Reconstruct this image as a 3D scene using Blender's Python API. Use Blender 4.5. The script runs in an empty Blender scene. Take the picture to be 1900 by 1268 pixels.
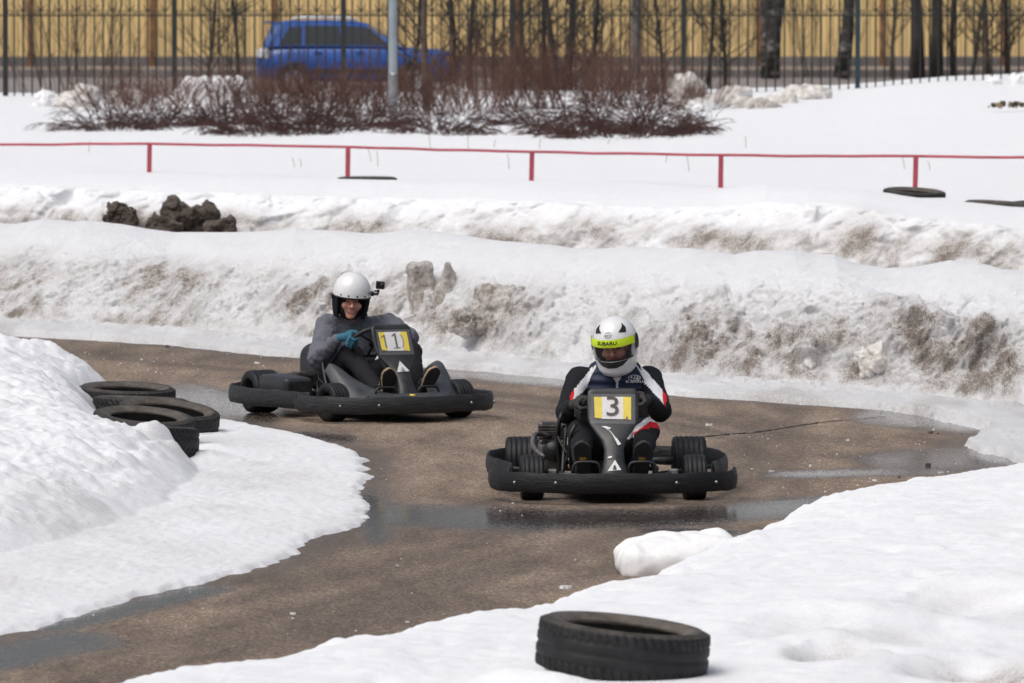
import bpy, bmesh, math, random
import numpy as np
from mathutils import Vector, Matrix
# ------------------------------------------------------------------ camera, sky, sun, exposure
R = math.radians
scene = bpy.context.scene
COL = scene.collection
H_CAM = 3.05
FPX = 13333.0                                   # focal length in pixels of a 1900-wide frame
PITCH = math.atan(720.0 / FPX)
cam_data = bpy.data.cameras.new('camera')
cam = bpy.data.objects.new('camera', cam_data)
COL.objects.link(cam)
cam.location = (0, 0, H_CAM)
cam.rotation_euler = (math.pi / 2 - PITCH, 0, 0)
cam_data.sensor_width = 36.0
cam_data.lens = 36.0 * FPX / 1900.0
cam_data.clip_start = 1.0
cam_data.clip_end = 4000.0
cam_data.dof.use_dof = True
cam_data.dof.focus_distance = 41.0
cam_data.dof.aperture_fstop = 9.0
cam_data.dof.aperture_blades = 0
scene.camera = cam

SUN_EL, SUN_AZ = R(60), R(-132)                 # azimuth from +Y, towards +X
world = bpy.data.worlds.new('World')
scene.world = world
world.use_nodes = True
wn = world.node_tree
wn.nodes.clear()
w_out = wn.nodes.new('ShaderNodeOutputWorld')
w_bg = wn.nodes.new('ShaderNodeBackground')
w_sky = wn.nodes.new('ShaderNodeTexSky')
w_hs = wn.nodes.new('ShaderNodeHueSaturation')
w_sky.sky_type = 'NISHITA'
w_sky.sun_disc = False
w_sky.sun_elevation = SUN_EL
w_sky.sun_rotation = SUN_AZ
w_sky.air_density = 1.0
w_sky.dust_density = 6.0
w_sky.ozone_density = 1.5
w_hs.inputs['Saturation'].default_value = 0.62
w_bg.inputs['Strength'].default_value = 0.085
wn.links.new(w_sky.outputs[0], w_hs.inputs['Color'])
wn.links.new(w_hs.outputs[0], w_bg.inputs['Color'])
wn.links.new(w_bg.outputs[0], w_out.inputs['Surface'])

sun_data = bpy.data.lights.new('sun', 'SUN')
sun_data.energy = 1.0
sun_data.angle = R(50)
sun_data.color = (1.0, 0.985, 0.965)
sun = bpy.data.objects.new('sun', sun_data)
COL.objects.link(sun)
sd = Vector((math.sin(SUN_AZ) * math.cos(SUN_EL), math.cos(SUN_AZ) * math.cos(SUN_EL), math.sin(SUN_EL)))
sun.rotation_euler = sd.to_track_quat('Z', 'Y').to_euler()

vs = scene.view_settings
vs.view_transform = 'Standard'
vs.look = 'None'
vs.gamma = 1.0
vs.use_curve_mapping = False
vs.exposure = 0.36
scene.render.engine = 'CYCLES'
scene.cycles.use_denoising = True
scene.cycles.max_bounces = 6
scene.cycles.diffuse_bounces = 3
scene.cycles.glossy_bounces = 3
scene.cycles.transparent_max_bounces = 8

# ------------------------------------------------------------------ layout: photo pixel -> point of the place
_fw = Vector((0, math.cos(PITCH), -math.sin(PITCH)))
_up = Vector((0, math.sin(PITCH), math.cos(PITCH)))
def ray(px, py):
    return _fw * FPX + Vector((1, 0, 0)) * (px - 950.0) + _up * (634.0 - py)
def P(px, py, z=0.0):
    d = ray(px, py)
    t = (z - H_CAM) / d.z
    return Vector((d.x * t, d.y * t, z))
def PD(px, py, Y):
    d = ray(px, py)
    t = Y / d.y
    return Vector((d.x * t, Y, H_CAM + d.z * t))
def XD(px, Y):
    return (px - 950.0) * Y / FPX / math.cos(PITCH)
def to_px(x, y, z):
    dz = z - H_CAM
    f = y * _fw.y + dz * _fw.z
    u = y * _up.y + dz * _up.z
    return 950.0 + FPX * x / f, 634.0 - FPX * u / f

# ------------------------------------------------------------------ noise
_rs = np.random.RandomState(7)
_perm = np.concatenate([_rs.permutation(256)] * 3)
_grad = _rs.normal(size=(256, 3)).astype(np.float32)
_grad /= np.linalg.norm(_grad, axis=1)[:, None]
def perlin(x, y, z=0.0, s=1.0, seed=0):
    x = np.asarray(x, np.float32) * s + seed * 17.31
    y = np.asarray(y, np.float32) * s + seed * 5.77
    z = (np.zeros_like(x) + np.asarray(z, np.float32)) * s + seed * 9.13
    xi, yi, zi = np.floor(x), np.floor(y), np.floor(z)
    xf, yf, zf = x - xi, y - yi, z - zi
    xi = xi.astype(np.int64) & 255; yi = yi.astype(np.int64) & 255; zi = zi.astype(np.int64) & 255
    u = xf * xf * xf * (xf * (xf * 6 - 15) + 10)
    v = yf * yf * yf * (yf * (yf * 6 - 15) + 10)
    w = zf * zf * zf * (zf * (zf * 6 - 15) + 10)
    def g(a, b, c):
        h = _perm[_perm[_perm[xi + a] + yi + b] + zi + c]
        q = _grad[h]
        return q[..., 0] * (xf - a) + q[..., 1] * (yf - b) + q[..., 2] * (zf - c)
    def lp(a, b, t): return a + (b - a) * t
    return 1.5 * lp(lp(lp(g(0,0,0), g(1,0,0), u), lp(g(0,1,0), g(1,1,0), u), v),
                    lp(lp(g(0,0,1), g(1,0,1), u), lp(g(0,1,1), g(1,1,1), u), v), w)
def fbm(x, y, z=0.0, s=1.0, octv=4, seed=0, gain=0.5):
    a, t, n = 1.0, 0.0, 0.0
    for k in range(octv):
        t = t + a * perlin(x, y, z, s, seed + k)
        n += a
        a *= gain; s *= 2.03
    return t / n
def ridged(x, y, z=0.0, s=1.0, octv=3, seed=0):
    a, t, n = 1.0, 0.0, 0.0
    for k in range(octv):
        t = t + a * (1 - 2 * np.abs(perlin(x, y, z, s, seed + k)))
        n += a
        a *= 0.5; s *= 2.1
    return t / n
def billow(x, y, z=0.0, s=1.0, octv=3, seed=0):
    a, t, n = 1.0, 0.0, 0.0
    for k in range(octv):
        t = t + a * np.abs(perlin(x, y, z, s, seed + k))
        n += a
        a *= 0.5; s *= 2.1
    return t / n
def sstep(a, b, x):
    t = np.clip((x - a) / (b - a), 0, 1)
    return t * t * (3 - 2 * t)
def interp(x, pts):
    p = np.array(pts, float)
    return np.interp(x, p[:, 0], p[:, 1])
def chunks(x, y, z, s=1.0, seed=0):
    """broken blocks: a random level per cell, and the distance to the cell's border"""
    x = np.asarray(x, np.float32) * s; y = np.asarray(y, np.float32) * s; z = np.asarray(z, np.float32) * s
    xi, yi, zi = (np.floor(t).astype(np.int64) for t in (x, y, z))
    f1 = np.full(x.shape, 9.0, np.float32); f2 = f1.copy(); lev = np.zeros(x.shape, np.float32)
    for a in (-1, 0, 1):
        for b in (-1, 0, 1):
            for c in (-1, 0, 1):
                h = _perm[_perm[_perm[(xi + a + seed * 31) & 255] + ((yi + b) & 255)] + ((zi + c) & 255)]
                g_ = _grad[h]
                d = np.sqrt((xi + a + .5 + .42 * g_[..., 0] - x) ** 2 + (yi + b + .5 + .42 * g_[..., 1] - y) ** 2 + (zi + c + .5 + .42 * g_[..., 2] - z) ** 2)
                nw = d < f1
                f2 = np.where(nw, f1, np.minimum(f2, d)); lev = np.where(nw, (h % 97) / 97.0, lev); f1 = np.where(nw, d, f1)
    return lev, f2 - f1
def sdpoly(x, y, poly):
    """signed distance, positive inside"""
    p = np.array([(q[0], q[1]) for q in poly], float)
    d = np.full(np.shape(x), 1e9); ins = np.zeros(np.shape(x), bool)
    for i in range(len(p)):
        a, b = p[i], p[(i + 1) % len(p)]
        e = b - a
        t = np.clip(((x - a[0]) * e[0] + (y - a[1]) * e[1]) / (e @ e + 1e-12), 0, 1)
        d = np.minimum(d, np.hypot(x - a[0] - t * e[0], y - a[1] - t * e[1]))
        c = (a[1] <= y) != (b[1] <= y)
        xs = a[0] + (y - a[1]) / (e[1] if abs(e[1]) > 1e-9 else 1e-9) * e[0]
        ins ^= c & (x < xs)
    return np.where(ins, d, -d)

# ------------------------------------------------------------------ materials
def new_mat(name):
    m = bpy.data.materials.new(name)
    m.use_nodes = True
    nt = m.node_tree
    b = nt.nodes['Principled BSDF']
    return m, nt, b
def nd(nt, kind, **kw):
    n = nt.nodes.new(kind)
    for k, v in kw.items():
        if k.startswith('i_'):
            key = k[2:]
            n.inputs[int(key) if key.isdigit() else key].default_value = v
        else:
            setattr(n, k, v)
    return n
def ramp(nt, fac, stops, interp='LINEAR'):
    r = nt.nodes.new('ShaderNodeValToRGB')
    r.color_ramp.interpolation = interp
    e = r.color_ramp.elements
    while len(e) < len(stops): e.new(0.5)
    for i, (p, c) in enumerate(stops):
        e[i].position = p
        e[i].color = c if len(c) == 4 else (*c, 1)
    nt.links.new(fac, r.inputs[0])
    return r.outputs[0]
def mixc(nt, fac, a, b, mode='MIX'):
    n = nt.nodes.new('ShaderNodeMix')
    n.data_type = 'RGBA'; n.blend_type = mode
    for s, v in ((0, fac), (6, a), (7, b)):
        if hasattr(v, 'is_linked'): nt.links.new(v, n.inputs[s])
        elif s == 0: n.inputs[0].default_value = v
        else: n.inputs[s].default_value = (*v, 1) if len(v) == 3 else v
    return n.outputs[2]
def mth(nt, op, a, b=None, clamp=False):
    n = nt.nodes.new('ShaderNodeMath'); n.operation = op; n.use_clamp = clamp
    for s, v in ((0, a), (1, b)):
        if v is None: continue
        if hasattr(v, 'is_linked'): nt.links.new(v, n.inputs[s])
        else: n.inputs[s].default_value = v
    return n.outputs[0]
def noise_tex(nt, coord, scale, detail=3, rough=0.55):
    n = nd(nt, 'ShaderNodeTexNoise')
    n.inputs['Scale'].default_value = scale; n.inputs['Detail'].default_value = detail
    n.inputs['Roughness'].default_value = rough
    nt.links.new(coord, n.inputs['Vector'])
    return n.outputs['Fac']
def bump(nt, height, b, strength=0.3, dist=0.01):
    n = nd(nt, 'ShaderNodeBump')
    n.inputs['Strength'].default_value = strength; n.inputs['Distance'].default_value = dist
    nt.links.new(height, n.inputs['Height']); nt.links.new(n.outputs[0], b.inputs['Normal'])
    return n
def simple(name, col, rough=0.5, metal=0.0, var=0.25, scale=14.0, bstr=0.0, bscale=60.0, bdist=0.004, spec=0.5, stretch=None, coat=0.0, dust=None, dust_amt=0.4):
    """one colour, broken up by noise in object space"""
    m, nt, b = new_mat(name)
    tc = nd(nt, 'ShaderNodeTexCoord').outputs['Object']
    if stretch:
        mp = nd(nt, 'ShaderNodeMapping'); mp.inputs['Scale'].default_value = stretch
        nt.links.new(tc, mp.inputs['Vector']); tc = mp.outputs[0]
    n = noise_tex(nt, tc, scale, 4)
    lo = tuple(c * (1 - var) for c in col); hi = tuple(min(1, c * (1 + var)) for c in col)
    c = ramp(nt, n, [(0.3, lo), (0.7, hi)])
    if dust:
        n2 = noise_tex(nt, tc, scale * 0.45, 5, 0.65)
        c = mixc(nt, mth(nt, 'MULTIPLY', ramp(nt, n2, [(0.45, (0, 0, 0)), (0.75, (1, 1, 1))]), dust_amt), c, dust)
    nt.links.new(c, b.inputs['Base Color'])
    nt.links.new(ramp(nt, n, [(0.25, (max(0.02, rough - 0.1),) * 3), (0.75, (min(1, rough + 0.1),) * 3)]), b.inputs['Roughness'])
    b.inputs['Metallic'].default_value = metal
    b.inputs['Specular IOR Level'].default_value = spec
    b.inputs['Coat Weight'].default_value = coat
    if bstr:
        bump(nt, noise_tex(nt, tc, bscale, 4), b, bstr, bdist)
    return m

# ------------------------------------------------------------------ mesh helpers
def tag(o, label=None, cat=None, group=None, kind=None):
    for k, v in (('label', label), ('category', cat), ('group', group), ('kind', kind)):
        if v: o[k] = v
    return o
def link(o, parent=None):
    COL.objects.link(o)
    if parent is not None: o.parent = parent
    return o
def empty(name, loc=(0, 0, 0), rz=0.0, parent=None):
    o = bpy.data.objects.new(name, None)
    o.empty_display_size = 0.1
    o.location = loc; o.rotation_euler = (0, 0, rz)
    return link(o, parent)
def mesh_np(name, verts, faces, mats, parent=None, smooth=True, mat_idx=None, attrs=None):
    """verts (N,3), faces (M,4) or (M,3) arrays"""
    me = bpy.data.meshes.new(name)
    verts = np.asarray(verts, np.float32); faces = np.asarray(faces, np.int32)
    k = faces.shape[1]
    me.vertices.add(len(verts)); me.vertices.foreach_set('co', verts.ravel())
    me.loops.add(faces.size); me.loops.foreach_set('vertex_index', faces.ravel())
    me.polygons.add(len(faces))
    me.polygons.foreach_set('loop_start', np.arange(0, faces.size, k, dtype=np.int32))
    me.polygons.foreach_set('loop_total', np.full(len(faces), k, np.int32))
    if smooth: me.polygons.foreach_set('use_smooth', np.ones(len(faces), bool))
    for m in (mats if isinstance(mats, (list, tuple)) else [mats]): me.materials.append(m)
    if mat_idx is not None: me.polygons.foreach_set('material_index', np.asarray(mat_idx, np.int32))
    for an, av in (attrs or {}).items():
        at = me.attributes.new(an, 'FLOAT', 'POINT')
        at.data.foreach_set('value', np.asarray(av, np.float32).ravel())
    me.update(calc_edges=True)
    return link(bpy.data.objects.new(name, me), parent)
def grid_faces(nu, nv, wrap_u=False):
    iu = np.arange(nu if wrap_u else nu - 1); iv = np.arange(nv - 1)
    a, b = np.meshgrid(iu, iv, indexing='ij')
    a2 = (a + 1) % nu
    return np.stack([a * nv + b, a2 * nv + b, a2 * nv + b + 1, a * nv + b + 1], -1).reshape(-1, 4)

class MB:
    """collects pieces of one part; build() links them as one mesh object"""
    def __init__(s): s.v = []; s.f = []; s.m = []; s.sm = []
    def add(s, v, f, mi=0, smooth=True):
        o = len(s.v)
        s.v += [tuple(p) for p in v]
        for q in f:
            s.f.append([i + o for i in q]); s.m.append(mi); s.sm.append(smooth)
        return s
    def box(s, c, d, rot=None, mi=0, bev=0.0):
        c = Vector(c); x, y, z = (q / 2 for q in d)
        if bev <= 0:
            v = [Vector((sx * x, sy * y, sz * z)) for sx in (-1, 1) for sy in (-1, 1) for sz in (-1, 1)]
            f = [(0, 1, 3, 2), (4, 6, 7, 5), (0, 4, 5, 1), (2, 3, 7, 6), (0, 2, 6, 4), (1, 5, 7, 3)]
            if rot is not None: v = [rot @ p for p in v]
            return s.add([p + c for p in v], f, mi, False)
        bm = bmesh.new(); bmesh.ops.create_cube(bm, size=1.0)
        for q in bm.verts: q.co = Vector((q.co.x * d[0], q.co.y * d[1], q.co.z * d[2]))
        bmesh.ops.bevel(bm, geom=bm.edges[:] , offset=bev, segments=2, profile=0.6, affect='EDGES')
        bm.verts.index_update()
        v = [q.co.copy() for q in bm.verts]
        if rot is not None: v = [rot @ p for p in v]
        f = [[q.index for q in fc.verts] for fc in bm.faces]
        bm.free()
        return s.add([p + c for p in v], f, mi, False)
    def tube(s, pts, r, n=8, mi=0, closed=False, caps=True, smooth=True):
        pts = [Vector(p) for p in pts]; k = len(pts)
        rs = r if isinstance(r, (list, tuple)) else [r] * k
        ref = Vector((0, 0, 1)); v = []; prev = None
        for i in range(k):
            a = pts[(i - 1) % k] if (closed or i > 0) else pts[i]
            b = pts[(i + 1) % k] if (closed or i < k - 1) else pts[i]
            t = (b - a).normalized() if (b - a).length > 1e-9 else Vector((0, 0, 1))
            if prev is None:
                u = t.cross(ref if abs(t.dot(ref)) < 0.95 else Vector((1, 0, 0))).normalized()
            else:
                u = (prev - t * prev.dot(t)).normalized()
            prev = u; w = t.cross(u)
            v += [pts[i] + (u * math.cos(2 * math.pi * j / n) + w * math.sin(2 * math.pi * j / n)) * rs[i] for j in range(n)]
        f = []
        for i in range(k if closed else k - 1):
            i2 = (i + 1) % k
            f += [(i * n + j, i * n + (j + 1) % n, i2 * n + (j + 1) % n, i2 * n + j) for j in range(n)]
        if caps and not closed:
            f += [tuple(range(n))[::-1], tuple((k - 1) * n + j for j in range(n))]
        return s.add(v, f, mi, smooth)
    def lathe(s, prof, n=24, axis='z', c=(0, 0, 0), mi=0, closed_prof=False, rot=None, smooth=True):
        v = []; c = Vector(c); k = len(prof)
        for j in range(n):
            a = 2 * math.pi * j / n
            for (r, h) in prof:
                p = Vector((r * math.cos(a), r * math.sin(a), h))
                if axis == 'x': p = Vector((p.z, p.x, p.y))
                elif axis == 'y': p = Vector((p.x, p.z, p.y))
                if rot is not None: p = rot @ p
                v.append(p + c)
        f = []
        for j in range(n):
            j2 = (j + 1) % n
            for i in range(k if closed_prof else k - 1):
                i2 = (i + 1) % k
                f.append((j * k + i, j2 * k + i, j2 * k + i2, j * k + i2))
        return s.add(v, f, mi, smooth)
    def prism(s, outline, d0, d1, axis='y', mi=0, smooth=False):
        """outline of (a,b) extruded along axis"""
        def put(a, b, d): return {'y': (a, d, b), 'x': (d, a, b), 'z': (a, b, d)}[axis]
        n = len(outline)
        v = [put(a, b, d0) for a, b in outline] + [put(a, b, d1) for a, b in outline]
        f = [tuple(range(n))[::-1], tuple(range(n, 2 * n))] + [(i, (i + 1) % n, n + (i + 1) % n, n + i) for i in range(n)]
        return s.add(v, f, mi, smooth)
    def loft(s, rings, mi=0, caps=True, smooth=True, closed=True):
        n = len(rings[0]); v = [p for r in rings for p in r]; f = []
        for i in range(len(rings) - 1):
            for j in range(n if closed else n - 1):
                f.append((i * n + j, i * n + (j + 1) % n, (i + 1) * n + (j + 1) % n, (i + 1) * n + j))
        if caps: f += [tuple(range(n))[::-1], tuple((len(rings) - 1) * n + j for j in range(n))]
        return s.add(v, f, mi, smooth)
    def mesh(s, name, mats):
        me = bpy.data.meshes.new(name)
        me.from_pydata(s.v, [], s.f)
        for m in (mats if isinstance(mats, (list, tuple)) else [mats]): me.materials.append(m)
        me.polygons.foreach_set('material_index', s.m)
        me.polygons.foreach_set('use_smooth', s.sm)
        bm = bmesh.new(); bm.from_mesh(me); bmesh.ops.recalc_face_normals(bm, faces=bm.faces); bm.to_mesh(me); bm.free()
        me.update()
        return me
    def build(s, name, mats, parent=None):
        return link(bpy.data.objects.new(name, s.mesh(name, mats)), parent)

def copy_tree(o, parent=None):
    c = o.copy(); COL.objects.link(c); c.parent = parent
    for ch in list(o.children): copy_tree(ch, c)
    return c

# ------------------------------------------------------------------ solid shapes from distance fields (surface nets)
def cap(X, Y, Z, a, b, ra, rb=None):
    if rb is None: rb = ra
    a = np.array(a, np.float32); b = np.array(b, np.float32); e = b - a
    t = np.clip(((X - a[0]) * e[0] + (Y - a[1]) * e[1] + (Z - a[2]) * e[2]) / (float(e @ e) + 1e-9), 0, 1)
    return np.sqrt((X - a[0] - t * e[0]) ** 2 + (Y - a[1] - t * e[1]) ** 2 + (Z - a[2] - t * e[2]) ** 2) - (ra + (rb - ra) * t)
def ell(X, Y, Z, c, r, M=None):
    x, y, z = X - c[0], Y - c[1], Z - c[2]
    if M is not None:
        M = np.array(M, np.float32).T
        x, y, z = (M[0, 0] * x + M[0, 1] * y + M[0, 2] * z, M[1, 0] * x + M[1, 1] * y + M[1, 2] * z, M[2, 0] * x + M[2, 1] * y + M[2, 2] * z)
    k0 = np.sqrt((x / r[0]) ** 2 + (y / r[1]) ** 2 + (z / r[2]) ** 2)
    k1 = np.sqrt((x / r[0] ** 2) ** 2 + (y / r[1] ** 2) ** 2 + (z / r[2] ** 2) ** 2) + 1e-6
    return k0 * (k0 - 1) / k1
def rbox(X, Y, Z, c, h, r, M=None):
    x, y, z = X - c[0], Y - c[1], Z - c[2]
    if M is not None:
        M = np.array(M, np.float32).T
        x, y, z = (M[0, 0] * x + M[0, 1] * y + M[0, 2] * z, M[1, 0] * x + M[1, 1] * y + M[1, 2] * z, M[2, 0] * x + M[2, 1] * y + M[2, 2] * z)
    qx, qy, qz = np.abs(x) - h[0] + r, np.abs(y) - h[1] + r, np.abs(z) - h[2] + r
    return np.sqrt(np.maximum(qx, 0) ** 2 + np.maximum(qy, 0) ** 2 + np.maximum(qz, 0) ** 2) + np.minimum(np.maximum(qx, np.maximum(qy, qz)), 0) - r
def smin(a, b, k):
    h = np.clip(0.5 + 0.5 * (b - a) / k, 0, 1)
    return b + (a - b) * h - k * h * (1 - h)
def smax(a, b, k): return -smin(-a, -b, k)
def nets(fn, lo, hi, h):
    n = [int(math.ceil((hi[i] - lo[i]) / h)) + 1 for i in range(3)]
    ax = [np.float32(lo[i]) + np.arange(n[i], dtype=np.float32) * np.float32(h) for i in range(3)]
    X, Y, Z = np.meshgrid(*ax, indexing='ij')
    v = fn(X, Y, Z).astype(np.float32)
    s = v < 0
    c = s[:-1, :-1, :-1].astype(np.int8)
    tot = np.zeros([q - 1 for q in n], np.int8)
    for dx in (0, 1):
        for dy in (0, 1):
            for dz in (0, 1):
                tot += s[dx:n[0] - 1 + dx, dy:n[1] - 1 + dy, dz:n[2] - 1 + dz]
    act = (tot > 0) & (tot < 8)
    I, J, K = np.nonzero(act)
    idx = np.full(act.shape, -1, np.int32); idx[I, J, K] = np.arange(len(I))
    acc = np.zeros((len(I), 3), np.float32); cnt = np.zeros(len(I), np.float32)
    cs = [(a, b, c) for a in (0, 1) for b in (0, 1) for c in (0, 1)]
    for p in cs:
        for d in range(3):
            if p[d]: continue
            q = list(p); q[d] = 1
            v0 = v[I + p[0], J + p[1], K + p[2]]; v1 = v[I + q[0], J + q[1], K + q[2]]
            cr = (v0 < 0) != (v1 < 0)
            t = np.where(cr, v0 / np.where(cr, v0 - v1, 1), 0)
            pos = np.zeros((len(I), 3), np.float32); pos[:] = p; pos[:, d] += t
            acc[cr] += pos[cr]; cnt[cr] += 1
    verts = np.stack([I, J, K], 1) + acc / cnt[:, None]
    verts = verts * h + np.array(lo, np.float32)
    faces = []
    for d in range(3):
        e1, e2 = (d + 1) % 3, (d + 2) % 3
        sl0 = [slice(None)] * 3; sl1 = [slice(None)] * 3
        sl0[d] = slice(0, n[d] - 1); sl1[d] = slice(1, n[d])
        ch = s[tuple(sl0)] != s[tuple(sl1)]
        A = np.array(np.nonzero(ch))
        ok = (A[e1] > 0) & (A[e2] > 0) & (A[e1] < n[e1] - 1) & (A[e2] < n[e2] - 1)
        A = A[:, ok]
        def cell(o1, o2):
            B = A.copy(); B[e1] -= o1; B[e2] -= o2
            return idx[B[0], B[1], B[2]]
        q = np.stack([cell(1, 1), cell(0, 1), cell(0, 0), cell(1, 0)], 1)
        flip = ~s[A[0], A[1], A[2]]
        q[flip] = q[flip][:, ::-1]
        faces.append(q)
    return verts, np.concatenate(faces)
def sdf_obj(name, fn, lo, hi, h, mats, parent=None, mat_fn=None, smooth=True):
    v, f = nets(fn, lo, hi, h)
    mi = None
    if mat_fn is not None:
        c = v[f].mean(1)
        mi = mat_fn(c[:, 0], c[:, 1], c[:, 2])
    return mesh_np(name, v, f, mats, parent, smooth, mi)
# ------------------------------------------------------------------ snow and asphalt materials
def make_snow(name, dirt_col=(0.190, 0.158, 0.134), fine=1.0):
    m, nt, b = new_mat(name)
    pos = nd(nt, 'ShaderNodeNewGeometry').outputs['Position']
    at = nd(nt, 'ShaderNodeAttribute', attribute_name='dirt').outputs['Fac']
    ice = nd(nt, 'ShaderNodeAttribute', attribute_name='ice').outputs['Fac']
    n1 = noise_tex(nt, pos, 9.0, 6, 0.7)
    n2 = noise_tex(nt, pos, 70.0, 5, 0.8)
    # dirt breaks up into grains
    g = mth(nt, 'ADD', mth(nt, 'MULTIPLY', mth(nt, 'SUBTRACT', n1, 0.5), 0.9), mth(nt, 'MULTIPLY', mth(nt, 'SUBTRACT', n2, 0.5), 2.0))
    a = mth(nt, 'ADD', at, mth(nt, 'MULTIPLY', g, mth(nt, 'MULTIPLY', mth(nt, 'MINIMUM', at, 0.5), 2.0)), True)
    base = ramp(nt, n1, [(0.3, (0.83, 0.845, 0.87)), (0.7, (0.90, 0.905, 0.915))])
    base = mixc(nt, mth(nt, 'MULTIPLY', ice, ramp(nt, n2, [(0.35, (0.2,) * 3), (0.65, (1,) * 3)])), base, (0.50, 0.495, 0.49))
    grey = mixc(nt, 0.5, dirt_col, (0.5, 0.45, 0.40))
    c = mixc(nt, mth(nt, 'MULTIPLY', a, 1.6, True), base, grey)
    c = mixc(nt, mth(nt, 'MULTIPLY', mth(nt, 'SUBTRACT', a, 0.45), 1.8, True), c, dirt_col)
    nt.links.new(c, b.inputs['Base Color'])
    b.inputs['Roughness'].default_value = 0.75
    b.inputs['Specular IOR Level'].default_value = 0.25
    hgt = mth(nt, 'ADD', mth(nt, 'MULTIPLY', noise_tex(nt, pos, 28.0, 5, 0.65), 1.0), mth(nt, 'MULTIPLY', n2, 0.5))
    bump(nt, hgt, b, 0.8 * fine, 0.03)
    return m
M_snow = make_snow('snow')
M_snow_far = make_snow('snow_far', fine=0.5)
M_snow_near = make_snow('snow_near', fine=0.46)

def make_asphalt():
    m, nt, b = new_mat('asphalt')
    pos = nd(nt, 'ShaderNodeNewGeometry').outputs['Position']
    wet_a = nd(nt, 'ShaderNodeAttribute', attribute_name='wet').outputs['Fac']
    tint_a = nd(nt, 'ShaderNodeAttribute', attribute_name='tint').outputs['Fac']
    mp = nd(nt, 'ShaderNodeMapping'); mp.inputs['Rotation'].default_value = (0, 0, R(12)); mp.inputs['Scale'].default_value = (1.0, 0.22, 1)
    nt.links.new(pos, mp.inputs['Vector'])
    streak = noise_tex(nt, mp.outputs[0], 3.0, 5, 0.6)
    mid = noise_tex(nt, pos, 6.0, 6, 0.65)
    vor = nd(nt, 'ShaderNodeTexVoronoi'); vor.inputs['Scale'].default_value = 92.0
    nt.links.new(pos, vor.inputs['Vector'])
    grain = vor.outputs['Color']
    sep = nd(nt, 'ShaderNodeSeparateColor'); nt.links.new(grain, sep.inputs[0])
    gv = sep.outputs[0]
    w = mth(nt, 'ADD', wet_a, mth(nt, 'MULTIPLY', mth(nt, 'SUBTRACT', mid, 0.5), 0.5), True)
    wg = mth(nt, 'ADD', w, mth(nt, 'MULTIPLY', mth(nt, 'SUBTRACT', 0.5, gv), 0.55))        # stones stand proud of the film of water
    wet = ramp(nt, wg, [(0.38, (0,) * 3), (1.0, (1,) * 3)])
    dry = ramp(nt, streak, [(0.28, (0.125, 0.094, 0.072)), (0.5, (0.235, 0.177, 0.130)), (0.72, (0.325, 0.250, 0.188))])
    dry = mixc(nt, mth(nt, 'MULTIPLY', tint_a, 0.68), dry, (0.088, 0.069, 0.058))
    dry = mixc(nt, 1.0, dry, ramp(nt, gv, [(0.0, (0.38,) * 3), (0.5, (0.92,) * 3), (0.85, (1.3,) * 3), (1.0, (2.3, 2.2, 2.05))]), 'MULTIPLY')
    wetc = mixc(nt, 1.0, (0.060, 0.053, 0.050), ramp(nt, gv, [(0, (0.7,) * 3), (1, (1.3,) * 3)]), 'MULTIPLY')
    damp_shade_a = nd(nt, 'ShaderNodeAttribute', attribute_name='damp_shade').outputs['Fac']
    damp_shade = ramp(nt, mth(nt, 'ADD', damp_shade_a, mth(nt, 'MULTIPLY', mth(nt, 'SUBTRACT', mid, 0.5), 0.5)), [(0.30, (0,) * 3), (0.75, (1,) * 3)])
    c = mixc(nt, mth(nt, 'MULTIPLY', damp_shade, 0.72), dry, mixc(nt, 0.35, (0.060, 0.047, 0.040), dry))
    c = mixc(nt, wet, c, wetc)
    nt.links.new(c, b.inputs['Base Color'])
    ro = mixc(nt, ramp(nt, wet, [(0.0, (0,) * 3), (0.8, (1,) * 3)]), ramp(nt, damp_shade, [(0, (0.9,) * 3), (1, (0.55,) * 3)]), (0.11, 0.11, 0.11))
    nt.links.new(ro, b.inputs['Roughness'])
    b.inputs['Specular IOR Level'].default_value = 0.5
    h = mth(nt, 'MULTIPLY', gv, mth(nt, 'SUBTRACT', 1.0, mth(nt, 'MULTIPLY', wet, 1.7, True)))
    bump(nt, h, b, 0.55, 0.006)
    return m
M_asphalt = make_asphalt()
M_ground = simple('ground_asphalt', (0.11, 0.09, 0.078), 0.85, var=0.35, scale=0.6, bstr=0.3, bscale=40)
M_road = simple('road_asphalt', (0.24, 0.215, 0.205), 0.85, var=0.35, scale=0.5, bstr=0.2, bscale=20)

# ------------------------------------------------------------------ outlines of the snow on the ground
isl_px = [(440, 785), (500, 795), (560, 808), (622, 820), (660, 838), (697, 856), (688, 880), (697, 900), (678, 922), (702, 945), (690, 968),
          (655, 984), (607, 1000), (588, 1016), (545, 1040), (490, 1056), (440, 1068), (390, 1083), (300, 1104), (240, 1124), (190, 1134),
          (120, 1155), (60, 1170), (0, 1182), (-200, 1225), (-700, 1300), (-1100, 1000), (-700, 660), (-250, 668), (0, 692), (150, 715), (300, 745), (400, 770)]
ISL = [P(a, b) for a, b in isl_px]
bank_px = [(-700, 1170), (-250, 1105), (0, 1050), (110, 1022), (230, 985), (310, 945), (350, 908), (376, 888), (358, 872), (300, 862), (262, 850), (235, 832), (200, 812), (185, 790), (190, 768), (215, 754), (222, 742),
           (120, 728), (0, 712), (-250, 690), (-700, 690), (-1000, 1000)]
BANK = [P(a, b) for a, b in bank_px]
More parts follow.
